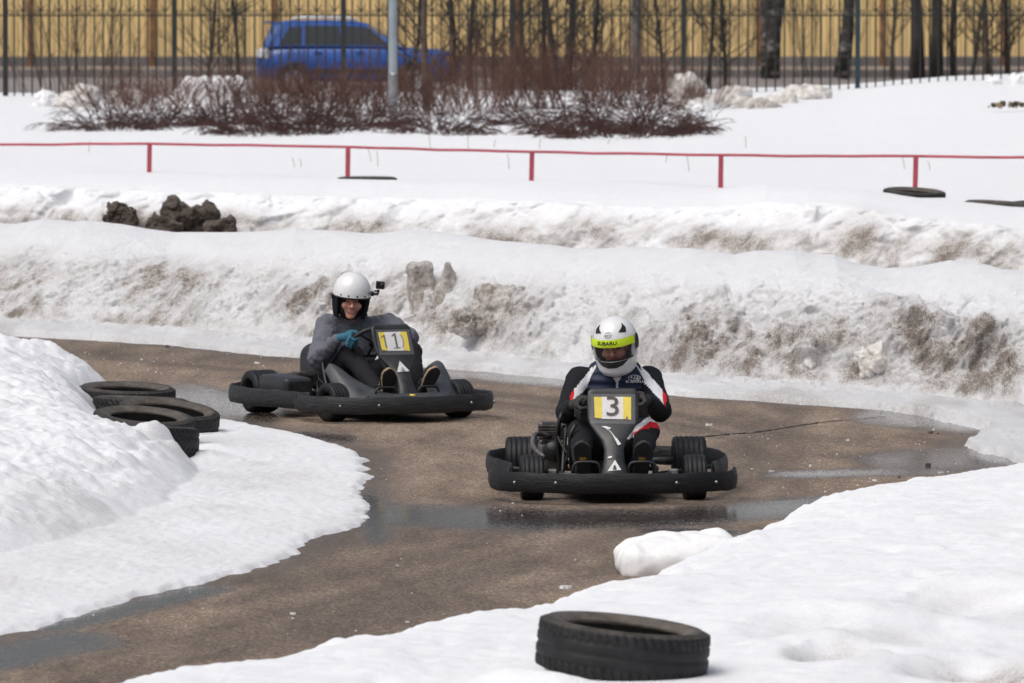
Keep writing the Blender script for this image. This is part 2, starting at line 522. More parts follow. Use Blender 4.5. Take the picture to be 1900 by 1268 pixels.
fr_px = [(120, 1300), (230, 1262), (300, 1243), (390, 1238), (490, 1230), (590, 1216), (612, 1190), (650, 1178), (700, 1166), (722, 1172), (742, 1184), (780, 1168), (830, 1150), (880, 1140), (920, 1124),
         (958, 1113), (1000, 1124), (1045, 1112), (1090, 1094), (1140, 1078), (1250, 1062), (1300, 1030), (1340, 1012), (1400, 990), (1440, 985), (1480, 966), (1520, 945), (1552, 925), (1600, 905),
         (1660, 898), (1740, 890), (1830, 876), (1900, 866), (2100, 842), (2500, 800)]
FR = [P(a, b, 0.25) + Vector((-0.25 if a > 1000 else -0.22, 0.36, 0)) for a, b in fr_px]
FR = [Vector((-6.0, FR[0].y + 0.2, 0))] + FR + [Vector((9.0, 38.0, 0)), Vector((9.0, 16.0, 0)), Vector((-6.0, 16.0, 0))]
foot_px = [(-900, 590), (-400, 608), (0, 623), (150, 631), (300, 641), (450, 656), (560, 666), (700, 675), (830, 686), (900, 691), (1000, 700), (1060, 706), (1250, 735),
           (1400, 745), (1550, 755), (1640, 762), (1700, 771), (1750, 779), (1790, 786)]
foot = [P(a, b) for a, b in foot_px]
foot += [P(1835, 799), P(1800, 818), P(1788, 828), P(1822, 842), P(1850, 848), P(1905, 866), Vector((3.6, 42.2, 0)), Vector((4.5, 41.0, 0)), Vector((6.0, 39.5, 0)), Vector((9.0, 38.5, 0))]
FAR = foot + [Vector((9.0, 80, 0)), Vector((-9.5, 80, 0))]

# ------------------------------------------------------------------ the ground and the track
g = MB(); g.add([(-900, -200, -0.03), (900, -200, -0.03), (900, 2500, -0.03), (-900, 2500, -0.03)], [(0, 1, 2, 3)])
tag(g.build('ground', M_ground), kind='structure')

xs = np.arange(-8.0, 8.01, 0.05); ys = np.concatenate([np.arange(24.0, 52.0, 0.08), np.arange(52.0, 64.0, 0.16)])
X, Y = np.meshgrid(xs, ys, indexing='ij')
PX, PY = to_px(X, Y, 0.0)
d_isl, d_far, d_fr = sdpoly(X, Y, ISL), sdpoly(X, Y, FAR), sdpoly(X, Y, FR)
wn_ = fbm(X, Y * 0.5, 0, 0.9, 4, 3)
def seg_px(x0, y0, x1, y1, rx, ry):
    ax, ay, ex, ey = x0, y0, x1 - x0, y1 - y0
    t = np.clip(((PX - ax) / rx * ex / rx + (PY - ay) / ry * ey / ry) / ((ex / rx) ** 2 + (ey / ry) ** 2 + 1e-9), 0, 1)
    q = np.hypot((PX - ax - t * ex) / rx, (PY - ay - t * ey) / ry)
    return 1.05 * np.exp(-(q / 1.1) ** 2)
wet = np.zeros_like(X)
for a in [(700, 955, 1000, 965, 40, 24), (1000, 965, 1260, 962, 60, 20), (1260, 960, 1560, 935, 60, 20), (1240, 985, 1330, 990, 60, 8),
          (-60, 1235, 140, 1190, 100, 22), (100, 1165, 380, 1095, 60, 8), (350, 740, 470, 765, 70, 32), (560, 808, 640, 815, 30, 10),
          (840, 694, 1060, 710, 60, 12), (1640, 775, 1790, 790, 70, 18), (1700, 855, 1840, 850, 120, 24), (1500, 880, 1700, 875, 90, 9), (690, 935, 700, 985, 30, 30)]:
    wet = np.maximum(wet, 0.95 * seg_px(*a))
damp_shade = np.maximum(0.9 * sstep(0.15, 0.8, wet), 0.95 * np.exp(-np.clip(-d_isl, 0, 9) / 0.30))
damp_shade = np.maximum(damp_shade, 0.95 * np.exp(-np.clip(-d_far, 0, 9) / 0.30))  # damp edge, plus the shadow gap under the ice lip painted dark
damp_shade = np.maximum(damp_shade, 0.5 * np.exp(-np.clip(-d_fr - 0.2, 0, 9) / 0.3))
damp_shade = np.clip(damp_shade + 0.25 * fbm(X, Y * 0.5, 0, 2.2, 4, 4), 0, 1)
wet = np.clip(wet + 0.16 * wn_, 0, 1)
tint = np.zeros_like(X)
for a in [(420, 1200, 760, 1130, 200, 30), (560, 1080, 800, 1030, 110, 14), (740, 1110, 1080, 1010, 70, 9), (1000, 1090, 1130, 1060, 60, 8), (640, 1010, 900, 985, 120, 14),
          (0, 645, 500, 668, 200, 10), (1150, 880, 1290, 875, 60, 8), (1540, 845, 1640, 850, 60, 6), (1130, 925, 1130, 926, 240, 14)]:
    tint = np.maximum(tint, 0.8 * seg_px(*a))
rs_ = random.Random(3)
for k in range(30):                                      # tyre marks following the line through the bend
    off = rs_.uniform(-130, 120); a0 = rs_.uniform(0, 0.7); a1 = a0 + rs_.uniform(0.12, 0.4)
    line = [(60, 1235), (350, 1165), (620, 1095), (850, 1040), (1060, 985), (1260, 930), (1420, 870), (1500, 820), (1400, 775), (1200, 745), (900, 715), (600, 690), (200, 655)]
    ts = np.linspace(a0, min(a1, 1), 7)
    q_ = [(np.interp(t, np.linspace(0, 1, len(line)), [p[0] for p in line]), np.interp(t, np.linspace(0, 1, len(line)), [p[1] + off * (p[1] - 500) / 650 for p in line])) for t in ts]
    amp = rs_.uniform(0.4, 0.95); w_ = rs_.uniform(4, 9)
    for (xa, ya), (xb, yb) in zip(q_[:-1], q_[1:]): tint = np.maximum(tint, amp * seg_px(xa, ya, xb, yb, w_ * 4, w_ * (ya - 400) / 500))
tint = np.clip(tint + 0.35 * fbm(X, Y * 0.35, 0, 1.6, 4, 11), 0, 1)
tag(mesh_np('track', np.stack([X, Y, np.zeros_like(X)], -1).reshape(-1, 3), grid_faces(len(xs), len(ys)), M_asphalt, attrs={'wet': wet, 'tint': tint, 'damp_shade': damp_shade}), kind='structure')
TRACK = bpy.data.objects['track']

# ------------------------------------------------------------------ snow heightfields
def keep_faces(faces, ok):
    return faces[ok.ravel()[faces].any(1)]
def compact(v, f, attrs):
    used = np.unique(f); mp = np.full(len(v), -1, np.int64); mp[used] = np.arange(len(used))
    return v[used], mp[f], {k: a.ravel()[used] for k, a in attrs.items()}

# the rounded snow island on the inside of the bend (left)
xs = np.arange(-7.0, -0.55, 0.016); ys = np.arange(31.0, 54.0, 0.036)
X, Y = np.meshgrid(xs, ys, indexing='ij')
rag = 0.14 * fbm(X, Y * 0.6, 0, 3.0, 4, 21) + 0.05 * fbm(X, Y * 0.35, 0, 16.0, 3, 22)
d1 = sdpoly(X, Y, ISL) + rag
d2 = sdpoly(X, Y, BANK) + 0.10 * fbm(X, Y, 0, 1.6, 3, 23)
rise = np.clip(d2, 0, None)
steep = sstep(33, 44, Y)                                  # the far end (by the tyres) is steeper
body = 1 - np.exp(-rise / (0.75 - 0.45 * steep))
hmax = interp(Y, [(31, 0.26), (35.5, 0.30), (38, 0.34), (41, 0.35), (44.5, 0.40), (47.5, 0.44), (50, 0.42), (54, 0.3)])
hmax = hmax * (0.82 + 0.18 * sstep(-1.9, -3.4, X)) + 0.05 * fbm(X, Y, 0, 0.8, 3, 24)
lump = 0.035 * fbm(X, Y, 0, 3.0, 3, 26) + 0.09 * (billow(X, Y * 0.7, 0, 3.2, 4, 27) - 0.25) + 0.016 * fbm(X, Y, 0, 12, 4, 28) + 0.02 * (billow(X, Y, 0, 14, 3, 34) - 0.25)
q_ = P(255, 850)
body = body * (1 - 0.80 * np.exp(-((X - q_.x - 0.05) / 0.34) ** 2 - ((Y - q_.y - 0.15) / 0.75) ** 2))
z = -0.03 + 0.054 * sstep(-0.04, 0.13, d1) + 0.05 * sstep(0.1, 2.2, d1) + hmax * body + lump * sstep(0.0, 0.35, rise) * 1.15
z += (0.010 * ridged(X, Y * 0.4, 0, 9, 3, 29) + 0.006 * fbm(X, Y * 0.5, 0, 34, 2, 30)) * sstep(0.0, 0.3, d1) * (1 - 0.6 * sstep(0, .4, rise))
z -= 0.10 * np.exp(-((X + 3.35) / 0.35) ** 2 - ((Y - 43.1) / 0.35) ** 2)          # the fold at the left
z = np.where(d1 < -0.06, -0.06, z)
# the snow heaped against the tyres
for (px, py, hh, r) in [(308, 872, 0.07, 0.07), (326, 880, 0.05, 0.06), (288, 874, 0.05, 0.07), (385, 862, 0.05, 0.12), (400, 842, 0.03, 0.1)]:
    q = P(px, py)
    z += hh * np.exp(-((X - q.x) / r) ** 2 - ((Y - q.y + 0.1) / (r * 1.5)) ** 2)
dirt = np.clip(0.32 * sstep(-0.1, 0.5, fbm(X, Y * 0.5, 0, 1.1, 4, 31)) * sstep(0.9, 0.1, np.abs(d2 + 0.1)) + 0.10 * sstep(0.2, 0.6, fbm(X, Y * 0.4, 0, 2, 4, 32)), 0, 1) * sstep(0.02, 0.3, d1)
ice = sstep(0.5, -0.3, d2) * (0.35 + 0.5 * fbm(X, Y * 0.4, 0, 2.0, 4, 33))
f = keep_faces(grid_faces(len(xs), len(ys)), d1 > -0.05)
v, f, at = compact(np.stack([X, Y, z], -1).reshape(-1, 3), f, {'dirt': dirt, 'ice': ice})
tag(mesh_np('snow_bank_inside_bend', v, f, M_snow_near, attrs=at), kind='structure')

# the near bank (bottom right)
xs = np.arange(-5.0, 8.0, 0.022); ys = np.arange(19.0, 42.0, 0.04)
X, Y = np.meshgrid(xs, ys, indexing='ij')
d = sdpoly(X, Y, FR) + 0.10 * fbm(X, Y, 0, 2.6, 3, 41) + 0.06 * fbm(X, Y, 0, 9, 3, 42)
r_ = np.clip(d, 0, None)
top = 0.27 + 0.05 * fbm(X, Y, 0, 0.5, 3, 43)
top += interp(X, [(-4, -0.12), (-0.8, -0.05), (1.0, 0.02), (2.5, 0.05), (6, 0.12)]) * sstep(0, 2.5, r_)
z = -0.04 + (top + 0.04) * (1 - np.exp(-r_ / 0.13)) + (0.020 * fbm(X, Y, 0, 2.6, 3, 44) + 0.008 * fbm(X, Y, 0, 9, 3, 45) + 0.006 * fbm(X, Y, 0, 30, 2, 46) + 0.035 * (billow(X, Y * 0.7, 0, 7.0, 4, 98) - 0.22) * (0.35 + 0.65 * sstep(0.9, 0.1, r_)) - 0.05 * np.clip(fbm(X, Y * 0.7, 0, 4.5, 2, 99) - 0.22, 0, 1)) * sstep(0, 0.25, r_)
# hollows of the trodden slope at the lower right
hol = sstep(1.2, 2.4, X) * sstep(31.2, 28.0, Y)
z -= hol * (0.15 * ridged(X + 0.25 * Y, Y * 0.6, 0, 0.55, 3, 47) + 0.03)
z += (0.035 * fbm(X, Y * 0.6, 0, 1.1, 3, 96) - 0.03 * np.clip(fbm(X, Y * 0.6, 0, 3.2, 2, 97) - 0.18, 0, 1)) * sstep(0.1, 0.5, r_)
tyre_c = (XD(1161, 27.6), 27.55)
rr = np.hypot(X - tyre_c[0], (Y - tyre_c[1]))
z += 0.0 * rr
z -= (0.050 + z - 0.33) * sstep(0.62, 0.36, rr) * 1.0
z += 0.05 * np.exp(-((rr - 0.47) / 0.12) ** 2) * sstep(0.0, -0.3, X - tyre_c[0]) * sstep(0.1, -0.2, Y - tyre_c[1])
z = np.where(d < -0.04, -0.06, z)
spots = 0 * X
for (px, py, amp, rx, ry, dp) in [(1535, 1225, 0.75, 0.13, 0.30, 0.10), (1490, 1165, 0.15, 0.20, 0.45, 0.07), (1815, 1245, 0.85, 0.24, 0.35, 0.10), (1790, 1120, 0.25, 0.22, 0.5, 0.08), (1895, 1262, 0.5, 0.1, 0.3, 0.06), (1680, 1180, 0.15, 0.25, 0.5, 0.05)]:
    q = P(px, py, 0.28); g_ = np.exp(-((X - q.x - 0.12 * (Y - q.y)) / rx) ** 2 - ((Y - q.y) / ry) ** 2)
    z -= dp * g_ * sstep(0.3, 0.6, g_ + 0.25); z += 0.05 * np.exp(-((X - q.x - 0.12 * (Y - q.y)) / rx / 1.3) ** 2 - ((Y - q.y - 0.6) / ry) ** 2)
    spots = spots + amp * g_ * (0.55 + 1.1 * fbm(X, Y, 0, 4.0, 4, 101))
dirt = np.clip(np.clip(spots, 0, 0.8) + hol * 0.35 * sstep(0.0, 0.45, fbm(X, Y * 0.7, 0, 1.4, 4, 48)) + 0.05 * sstep(0.1, 0.6, fbm(X, Y, 0, 1.2, 4, 49)), 0, 1)
f = keep_faces(grid_faces(len(xs), len(ys)), d > -0.04)
v, f, at = compact(np.stack([X, Y, z], -1).reshape(-1, 3), f, {'dirt': dirt, 'ice': dirt * 0})
tag(mesh_np('snow_bank_near', v, f, M_snow_near, attrs=at), kind='structure')

# the ploughed bank along the outside of the bend
crest_px = [(-900, 400), (-300, 405), (0, 415), (50, 406), (111, 411), (131, 409), (202, 416), (252, 425), (303, 431), (421, 431), (505, 427), (535, 420), (552, 425), (600, 428), (684, 434),
            (735, 428), (762, 426), (836, 433), (903, 444), (970, 451), (1021, 454), (1072, 462), (1139, 461), (1200, 458), (1240, 461), (1292, 461), (1379, 472), (1420, 465), (1490, 464),
            (1535, 472), (1570, 472), (1622, 491), (1674, 498), (1726, 496), (1795, 483), (1848, 487), (1900, 500), (2300, 520), (3000, 540)]
base_px = [(-900, 578), (0, 610), (300, 625), (600, 652), (900, 677), (1100, 698), (1300, 719), (1500, 735), (1700, 748), (1800, 756), (1900, 768), (2300, 785), (3000, 800)]
nx = 1160
u = np.linspace(-480, 2360, nx)                         # column label: photo column at the bank's base
bD = np.array([P(a, interp(a, base_px)).y for a in u])
bX = np.array([P(a, interp(a, base_px)).x for a in u])
bD = bD + 0.22 * fbm(bX, 0 * bX, 0.5, 0.8, 3, 65)
fD = np.empty(nx)
fxs = np.array([q.x for q in foot]); fys = np.array([q.y for q in foot])
for i in range(nx):                                     # nearest crossing of the outline with this column
    ys_c = []
    for k in range(len(foot) - 1):
        a, b = foot[k], foot[k + 1]
        if (a.x - bX[i]) * (b.x - bX[i]) <= 0 and a.x != b.x:
            ys_c.append(a.y + (b.y - a.y) * (bX[i] - a.x) / (b.x - a.x))
    fD[i] = (min(ys_c) if ys_c else bD[i] - 2) - 0.12
fD = np.array([fD[max(0, i - 8):i + 9].min() for i in range(nx)]); fD = np.convolve(np.pad(fD, 8, mode='edge'), np.ones(17) / 17, 'valid')
rows_shelf, rows_face, rows_top, rows_back = 70, 150, 60, 16
cD = bD + 2.0
cz = H_CAM - (interp(u, crest_px) + 86.0) * cD / FPX * 1.0005
t1 = np.linspace(0, 1, rows_shelf, endpoint=False); t2 = np.linspace(0, 1, rows_face, endpoint=False)
t3 = np.linspace(0, 1, rows_top, endpoint=False); t4 = np.linspace(0, 1, rows_back)
Ysh = fD[:, None] + (bD - fD)[:, None] * t1[None, :]; Zsh = 0.05 * t1[None, :] + np.zeros((nx, 1))
s_ = t2[None, :]
Yf = bD[:, None] + 1.4 * (s_ ** 1.15); Zf = 0.05 + (cz[:, None] - 0.13) * (0.45 * s_ + 0.55 * np.sin(s_ * math.pi / 2) ** 1.15)
zf1 = 0.05 + (cz - 0.13)
Yt = bD[:, None] + 1.4 + 1.1 * t3[None, :]; Zt = zf1[:, None] + (cz - zf1)[:, None] * np.sin(np.clip(t3 / 0.6, 0, 1) * math.pi / 2)[None, :] - 0.06 * sstep(0.6, 1.0, t3)[None, :]
Yb = bD[:, None] + 2.5 + 1.5 * t4[None, :]; Zb = (cz - 0.06)[:, None] * (1 - sstep(0, 1, t4))[None, :] - 0.06 * t4[None, :]
Y = np.concatenate([Ysh, Yf, Yt, Yb], 1); Z = np.concatenate([Zsh, Zf, Zt, Zb], 1); X = np.repeat(bX[:, None], Y.shape[1], 1)
zone_f = np.concatenate([0 * t1, 0.04 + 0.96 * sstep(0, 0.30, t2) - 0.80 * sstep(0.45, 0.95, t2), 0.2 * (1 - sstep(0, 0.3, t3)), 0 * t4])[None, :]
zone_top = np.concatenate([0 * t1, sstep(0.7, 1, t2), 1 + 0 * t3, 1 + 0 * t4])[None, :]
zone_sh = np.concatenate([1 - sstep(0.85, 1, t1), 0 * t2, 0 * t3, 0 * t4])[None, :]
# slope of the unit surface: push out towards the track (-Y) and up
right = sstep(0.4, 2.3, X)
SX = X + right * 0.55 * Z                               # runnels on the right lean over
big = fbm(SX, Y * 0.6, Z, 1.7, 3, 51)
clod = billow(SX, Y * 0.8, Z * 1.2, 2.3, 4, 52)
cell = billow(SX, Y, Z * (1 - 0.5 * right), 6.0, 4, 53)
patch = sstep(-0.25, 0.3, fbm(SX, Y, Z, 0.9, 2, 64))          # smooth stretches between the rough ones
runn = ridged(SX * 1.0, Y * 0.3, Z * 0.22, 6.0, 3, 54) * right
fine = fbm(X, Y, Z, 26, 3, 55)
disp = zone_f * (0.24 * big + (0.26 * clod - 0.06) + (0.3 + 0.7 * patch) * (0.12 * cell - 0.03) + 0.035 * runn) + (zone_f + 0.35 * np.concatenate([sstep(0.6, 1, t1), 1 - sstep(0.1, 0.4, t2), 0 * t3, 0 * t4])[None, :]) * (0.03 * fine + 0.05 * (billow(SX, Y, Z, 5.0, 3, 67) - 0.25)) + 0.02 * zone_top * fbm(X, Y, 0, 2.2, 4, 56)
for (px, py, amp, rx, rz) in [(300, 515, 0.12, 0.20, 0.2), (1650, 590, 0.22, 0.28, 0.13), (1700, 640, 0.20, 0.25, 0.12), (1780, 610, 0.16, 0.2, 0.1), (1600, 650, 0.16, 0.2, 0.12), (1250, 640, 0.14, 0.3, 0.12), (1500, 655, 0.13, 0.14, 0.06), (930, 585, 0.16, 0.25, 0.2)]:
    i = np.argmin(np.abs(u - px)); q = PD(px, py, bD[i] + 0.35)
    disp += amp * np.exp(-((X - q.x) / rx) ** 4 - ((Z - q.z) / rz) ** 4) * zone_f
jx = SX + 0.05 * fbm(X, Y, Z, 7, 2, 91); jz = Z + 0.05 * fbm(X, Y, Z, 7, 2, 92)
l1, e1 = chunks(jx, Y * 0.8, jz, 3.2, 1); l2, e2 = chunks(jx, Y, jz, 8.5, 2)
rough_ = sstep(-0.15, 0.25, fbm(SX, Y, Z, 0.8, 2, 93))
disp += zone_f * (0.17 * (l1 - 0.45) * sstep(0.0, 0.22, e1) * rough_ + 0.055 * (l2 - 0.4) * sstep(0.0, 0.3, e2) * (0.35 + 0.65 * rough_))
ny_, nz_ = -0.78, 0.42
dirt_n = fbm(SX, Y * 0.6, Z, 1.5, 5, 61, 0.6); dirt_b = fbm(SX, Y, Z, 5.0, 4, 62, 0.6)
band = interp(Z, [(0.0, 0.7), (0.1, 0.95), (0.3, 1.0), (0.45, 0.75), (0.58, 0.25), (0.68, 0.0)])
zone_d = np.concatenate([sstep(0.8, 1, t1) * 0.5, 0.5 + 0.5 * sstep(0, 0.1, t2) - 0.6 * sstep(0.72, 1.0, t2), 0.3 * (1 - sstep(0, 0.3, t3)), 0 * t4])[None, :]
dirt = np.clip(0.20 + 1.05 * dirt_n + 0.85 * dirt_b, 0, 1) * zone_d * band + (0.16 + 0.07 * right) * zone_d * band
for (px, py, amp, rx, ry) in [(300, 520, 0.6, 45, 40), (470, 512, 0.3, 40, 16), (1690, 570, 0.55, 50, 18), (60, 510, 0.35, 70, 20), (20, 585, 0.6, 22, 12), (200, 592, 0.6, 30, 10), (380, 600, 0.4, 80, 14), (800, 560, 0.35, 60, 60), (930, 590, 0.35, 60, 45), (1860, 690, 0.35, 40, 30), (1310, 620, 0.30, 60, 40), (1260, 600, 0.35, 40, 30), (560, 560, 0.3, 60, 40)]:
    pxx, pyy = to_px(X, Y, Z)
    dirt += amp * np.exp(-((pxx - px) / rx) ** 2 - ((pyy - py) / ry) ** 2) * (0.65 + 0.8 * dirt_b) * (zone_f > 0.02)
dirt = dirt * (0.72 + 0.55 * l1 * rough_ + 0.35 * (l2 - 0.5))
dirt = np.clip(0.85 * dirt, 0, 0.72) * (1 - 0.9 * zone_top)
Y2 = Y + ny_ * disp; Z2 = Z + nz_ * disp
# ragged lip of the thin ice shelf
dd = sdpoly(X, Y, FAR) + 0.12 * fbm(X, Y * 0.5, 0, 3.0, 4, 58) + 0.03 * fbm(X, Y, 0, 14, 2, 59)
shelf = -0.03 + 0.075 * sstep(-0.02, 0.05, dd) + 0.010 * fbm(X, Y * 0.5, 0, 9, 4, 57) * sstep(0, 0.2, dd) + 0.012 * ridged(X, Y * 0.6, 0, 7, 3, 60) * sstep(0, 0.5, dd) + 0.10 * (billow(X, Y * 0.7, 0, 4.5, 4, 68) - 0.20) * sstep(0.05, 0.6, dd)
Z2 = np.where(zone_sh > 0, Z2 * (1 - zone_sh) + zone_sh * (shelf + Z), Z2)
Z2[:, 0] = -0.06
ice = np.clip(zone_sh * (0.45 + 0.7 * fbm(X, Y * 0.35, 0, 2.2, 4, 66)), 0, 1) + 0 * X
dirt = np.clip(dirt + zone_sh * 0.22 * sstep(-0.1, 0.5, fbm(X, Y * 0.4, 0, 2, 3, 63)), 0, 1)
ok = np.ones_like(X, bool); ok &= ~((dd < -0.05) & (zone_sh > 0.5))
f = keep_faces(grid_faces(nx, X.shape[1]), ok)
v, f, at = compact(np.stack([X, Y2, Z2], -1).reshape(-1, 3), f, {'dirt': dirt, 'ice': ice})
tag(mesh_np('snow_bank_outside_bend', v, f, M_snow, attrs=at), kind='structure')

# the second bank and the snow field behind it
foot2_px = [(-700, 500), (0, 515), (600, 528), (1200, 548), (1900, 575), (2600, 590)]
crest2_px = [(-700, 300), (0, 312), (277, 322), (480, 327), (645, 334), (800, 338), (986, 339), (1200, 350), (1337, 352), (1420, 342), (1500, 344), (1600, 352), (1700, 368), (1800, 380), (1900, 392), (2600, 420)]
nx = 960
u = np.linspace(-460, 2340, nx)
bD = np.array([P(a, interp(a, foot2_px)).y for a in u]); bX = np.array([P(a, interp(a, foot2_px)).x for a in u])
cD = bD + 2.6
cz = H_CAM - (interp(u, crest2_px) + 86.0) * cD / FPX
rows = np.concatenate([np.linspace(0, 1, 110, endpoint=False), 1 + np.linspace(0, 1, 40, endpoint=False), 2 + np.linspace(0, 1, 90) ** 1.0])
r0 = rows[None, :]
ffD = 113.0
face = np.clip(r0, 0, 1); tp = np.clip(r0 - 1, 0, 1); fl = np.clip(r0 - 2, 0, 1)
Y = bD[:, None] + 0.9 * face ** 1.2 + 1.7 * tp + (ffD - bD - 2.6)[:, None] * fl
fz = interp(u, [(-700, 0.72), (0, 0.86), (300, 0.84), (1000, 0.88), (1300, 0.90), (1560, 0.98), (1750, 1.10), (1900, 1.14), (2600, 1.2)])
zc = (cz - 0.10)[:, None]
Z = zc * np.sin(face * math.pi / 2) ** 0.9 + 0.10 * np.sin(tp * math.pi / 2)
Z = Z + np.where(fl > 0, (0.62 - cz)[:, None] * sstep(0, 0.10, fl) + (fz[:, None] - 0.62) * sstep(0.35, 0.9, fl), 0)
Xs = bX[:, None] * (Y / bD[:, None])
zf_ = sstep(0.0, 0.1, face) * (1 - 0.8 * sstep(0.75, 1, face)) * (r0 < 1)
disp = zf_ * (0.16 * fbm(Xs, Y, Z, 1.6, 3, 71) + 0.24 * billow(Xs, Y, Z, 1.7, 4, 72) - .05 + 0.05 * billow(Xs, Y, Z, 6, 4, 73))
l1, e1 = chunks(Xs + 0.05 * fbm(Xs, Y, Z, 6, 2, 94), Y, Z, 2.2, 3)
l2, e2 = chunks(Xs, Y, Z, 6.0, 4)
disp += zf_ * (0.14 * (l1 - 0.45) * sstep(0, 0.2, e1) * sstep(-0.2, 0.2, fbm(Xs, Y, Z, 0.7, 2, 95)) + 0.05 * (l2 - .45) * sstep(0, .3, e2))
slabs = np.abs(perlin(Xs, 0 * Xs, 0 * Xs, 1.6, 74)) * sstep(0.5, 2.5, Xs)
disp += zf_ * 0.12 * (slabs - 0.2)
Z2 = Z + 0.35 * disp + (r0 >= 0.9) * 0.025 * fbm(Xs, Y, 0, 0.8, 4, 75) + (r0 >= 2) * 0.05 * fbm(Xs, Y, 0, 0.22, 3, 76) * sstep(0, 0.15, fl)
Y2 = Y - 0.8 * disp
dn = fbm(Xs, Y, Z, 1.5, 5, 77, 0.6)
dirt = np.clip(0.34 + 0.9 * dn, 0, 0.9) * sstep(0.74, 0.45, Z) * (r0 < 1) * zf_ * (0.7 + 0.6 * l1)
pxx, pyy = to_px(Xs, Y, Z)
for (px, py, amp, rx, ry) in [(230, 400, 0.7, 36, 24), (350, 410, 0.9, 70, 20), (500, 418, 0.6, 40, 10), (700, 425, 0.4, 16, 10), (1100, 430, 0.55, 40, 25), (1600, 440, 0.6, 55, 40), (1790, 465, 0.55, 60, 25), (1330, 440, 0.4, 40, 20), (1030, 425, 0.4, 20, 8)]:
    dirt += amp * np.exp(-((pxx - px) / rx) ** 2 - ((pyy - py) / ry) ** 2) * (0.7 + 0.8 * dn) * (r0 < 1.2)
dirt = np.clip(dirt, 0, 0.95)
tag(mesh_np('snow_field', np.stack([Xs, Y2, Z2], -1).reshape(-1, 3), grid_faces(nx, len(rows)), M_snow_far, attrs={'dirt': dirt, 'ice': dirt * 0}), kind='structure')
def field_z(px, D):
    """height of the snow field at photo column px, distance D"""
    b_ = P(px, interp(px, foot2_px)).y
    c_ = H_CAM - (float(interp(px, crest2_px)) + 86.0) * (b_ + 2.6) / FPX
    fl = (D - b_ - 2.6) / (ffD - b_ - 2.6)
    fz_ = float(interp(px, [(-700, 0.72), (0, 0.86), (300, 0.84), (1000, 0.88), (1300, 0.90), (1560, 0.98), (1750, 1.10), (1900, 1.14), (2600, 1.2)]))
    return c_ + (0.62 - c_) * float(sstep(0, 0.10, fl)) + (fz_ - 0.62) * float(sstep(0.35, 0.9, fl))
# ------------------------------------------------------------------ background: road, building, car, fence, plants
rnd = random.Random(5)
g = MB(); g.add([(-60, 112.5, -0.02), (60, 112.5, -0.02), (60, 178, -0.02), (-60, 178, -0.02)], [(0, 1, 2, 3)])
tag(g.build('road', M_road), kind='structure')
M_kerb = simple('kerb_concrete', (0.20, 0.18, 0.17), 0.9, var=0.3, scale=1.5)
M_verge = simple('verge_dirt', (0.23, 0.19, 0.16), 0.95, var=0.45, scale=0.8, bstr=0.4, bscale=4, bdist=0.05)
g = MB(); g.add([(-60, 178.2, 0.10), (60, 178.2, 0.10), (60, 186, 0.16), (-60, 186, 0.16)], [(0, 1, 2, 3)])
tag(g.build('verge', M_verge), kind='structure')
g = MB()
for i in range(-24, 25): g.box((i * 2.0, 178.1, 0.06), (1.985, 0.22, 0.24), bev=0.02)
tag(g.build('kerb', M_kerb), kind='structure')

M_wall = simple('yellow_cladding', (0.82, 0.62, 0.30), 0.7, var=0.08, scale=0.9, stretch=(1, 1, 0.3))
M_rust = simple('rusty_post', (0.25, 0.125, 0.06), 0.85, var=0.5, scale=3)
M_plinth = simple('plinth_concrete', (0.19, 0.17, 0.165), 0.9, var=0.3, scale=1.2)
DW = 185.0
bld = empty('yellow_building', (0, DW, 0))
tag(bld, 'long yellow corrugated building behind the fence and trees', 'building')
pp = 3.13
x0 = XD(58, DW) - 3 * pp
prof = []
for k in range(21):
    xx = pp * k / 20
    for dx, dy in ((0.00, 0.0), (0.052, 0.0), (0.072, 0.03), (0.126, 0.03)):
        if xx + dx < pp - 0.03: prof.append((xx + dx + 0.01, -dy))
def wall_panel_mesh(z0, z1):
    m = MB(); n = len(prof)
    m.add([(a, b, z0) for a, b in prof] + [(a, b, z1) for a, b in prof], [(i, i + 1, n + i + 1, n + i) for i in range(n - 1)], 0, False)
    return m.mesh('wall_panel', M_wall)
lo_m, hi_m = wall_panel_mesh(0.40, 1.95), wall_panel_mesh(1.965, 7.0)
post_m = MB().box((0, -0.06, 3.6), (0.13, 0.13, 7.0), bev=0.015).mesh('post', M_rust)
for i in range(15):
    for me_ in (lo_m, hi_m):
        o = link(bpy.data.objects.new('wall_panel', me_), bld); o.location = (x0 + i * pp, 0, 0)
    o = link(bpy.data.objects.new('post', post_m), bld); o.location = (x0 + i * pp, 0, 0)
MB().box((x0 + 7.5 * pp, 0.12, 0.2), (15 * pp, 0.3, 0.42), bev=0.03).build('plinth', M_plinth, bld)
MB().box((x0 + 7.5 * pp, 0.25, 3.6), (15 * pp, 0.3, 6.9)).build('inner_wall', M_plinth, bld)
MB().box((x0 + 7.5 * pp, 0.1, 7.1), (15 * pp + 0.6, 0.9, 0.22)).build('roof_edge', M_plinth, bld)

# concrete pole by the building
M_conc = simple('pole_concrete', (0.36, 0.33, 0.31), 0.9, var=0.2, scale=4)
q = PD(1180, 128, 176.0)
pm = MB(); pm.tube([(0, 0, -0.3), (0, 0, 4), (0, 0, 9)], [0.135, 0.12, 0.10], 12)
o = pm.build('concrete_pole', M_conc); o.location = (q.x, 176.0, 0)
tag(o, 'pale grey concrete pole standing before the yellow wall', 'pole')

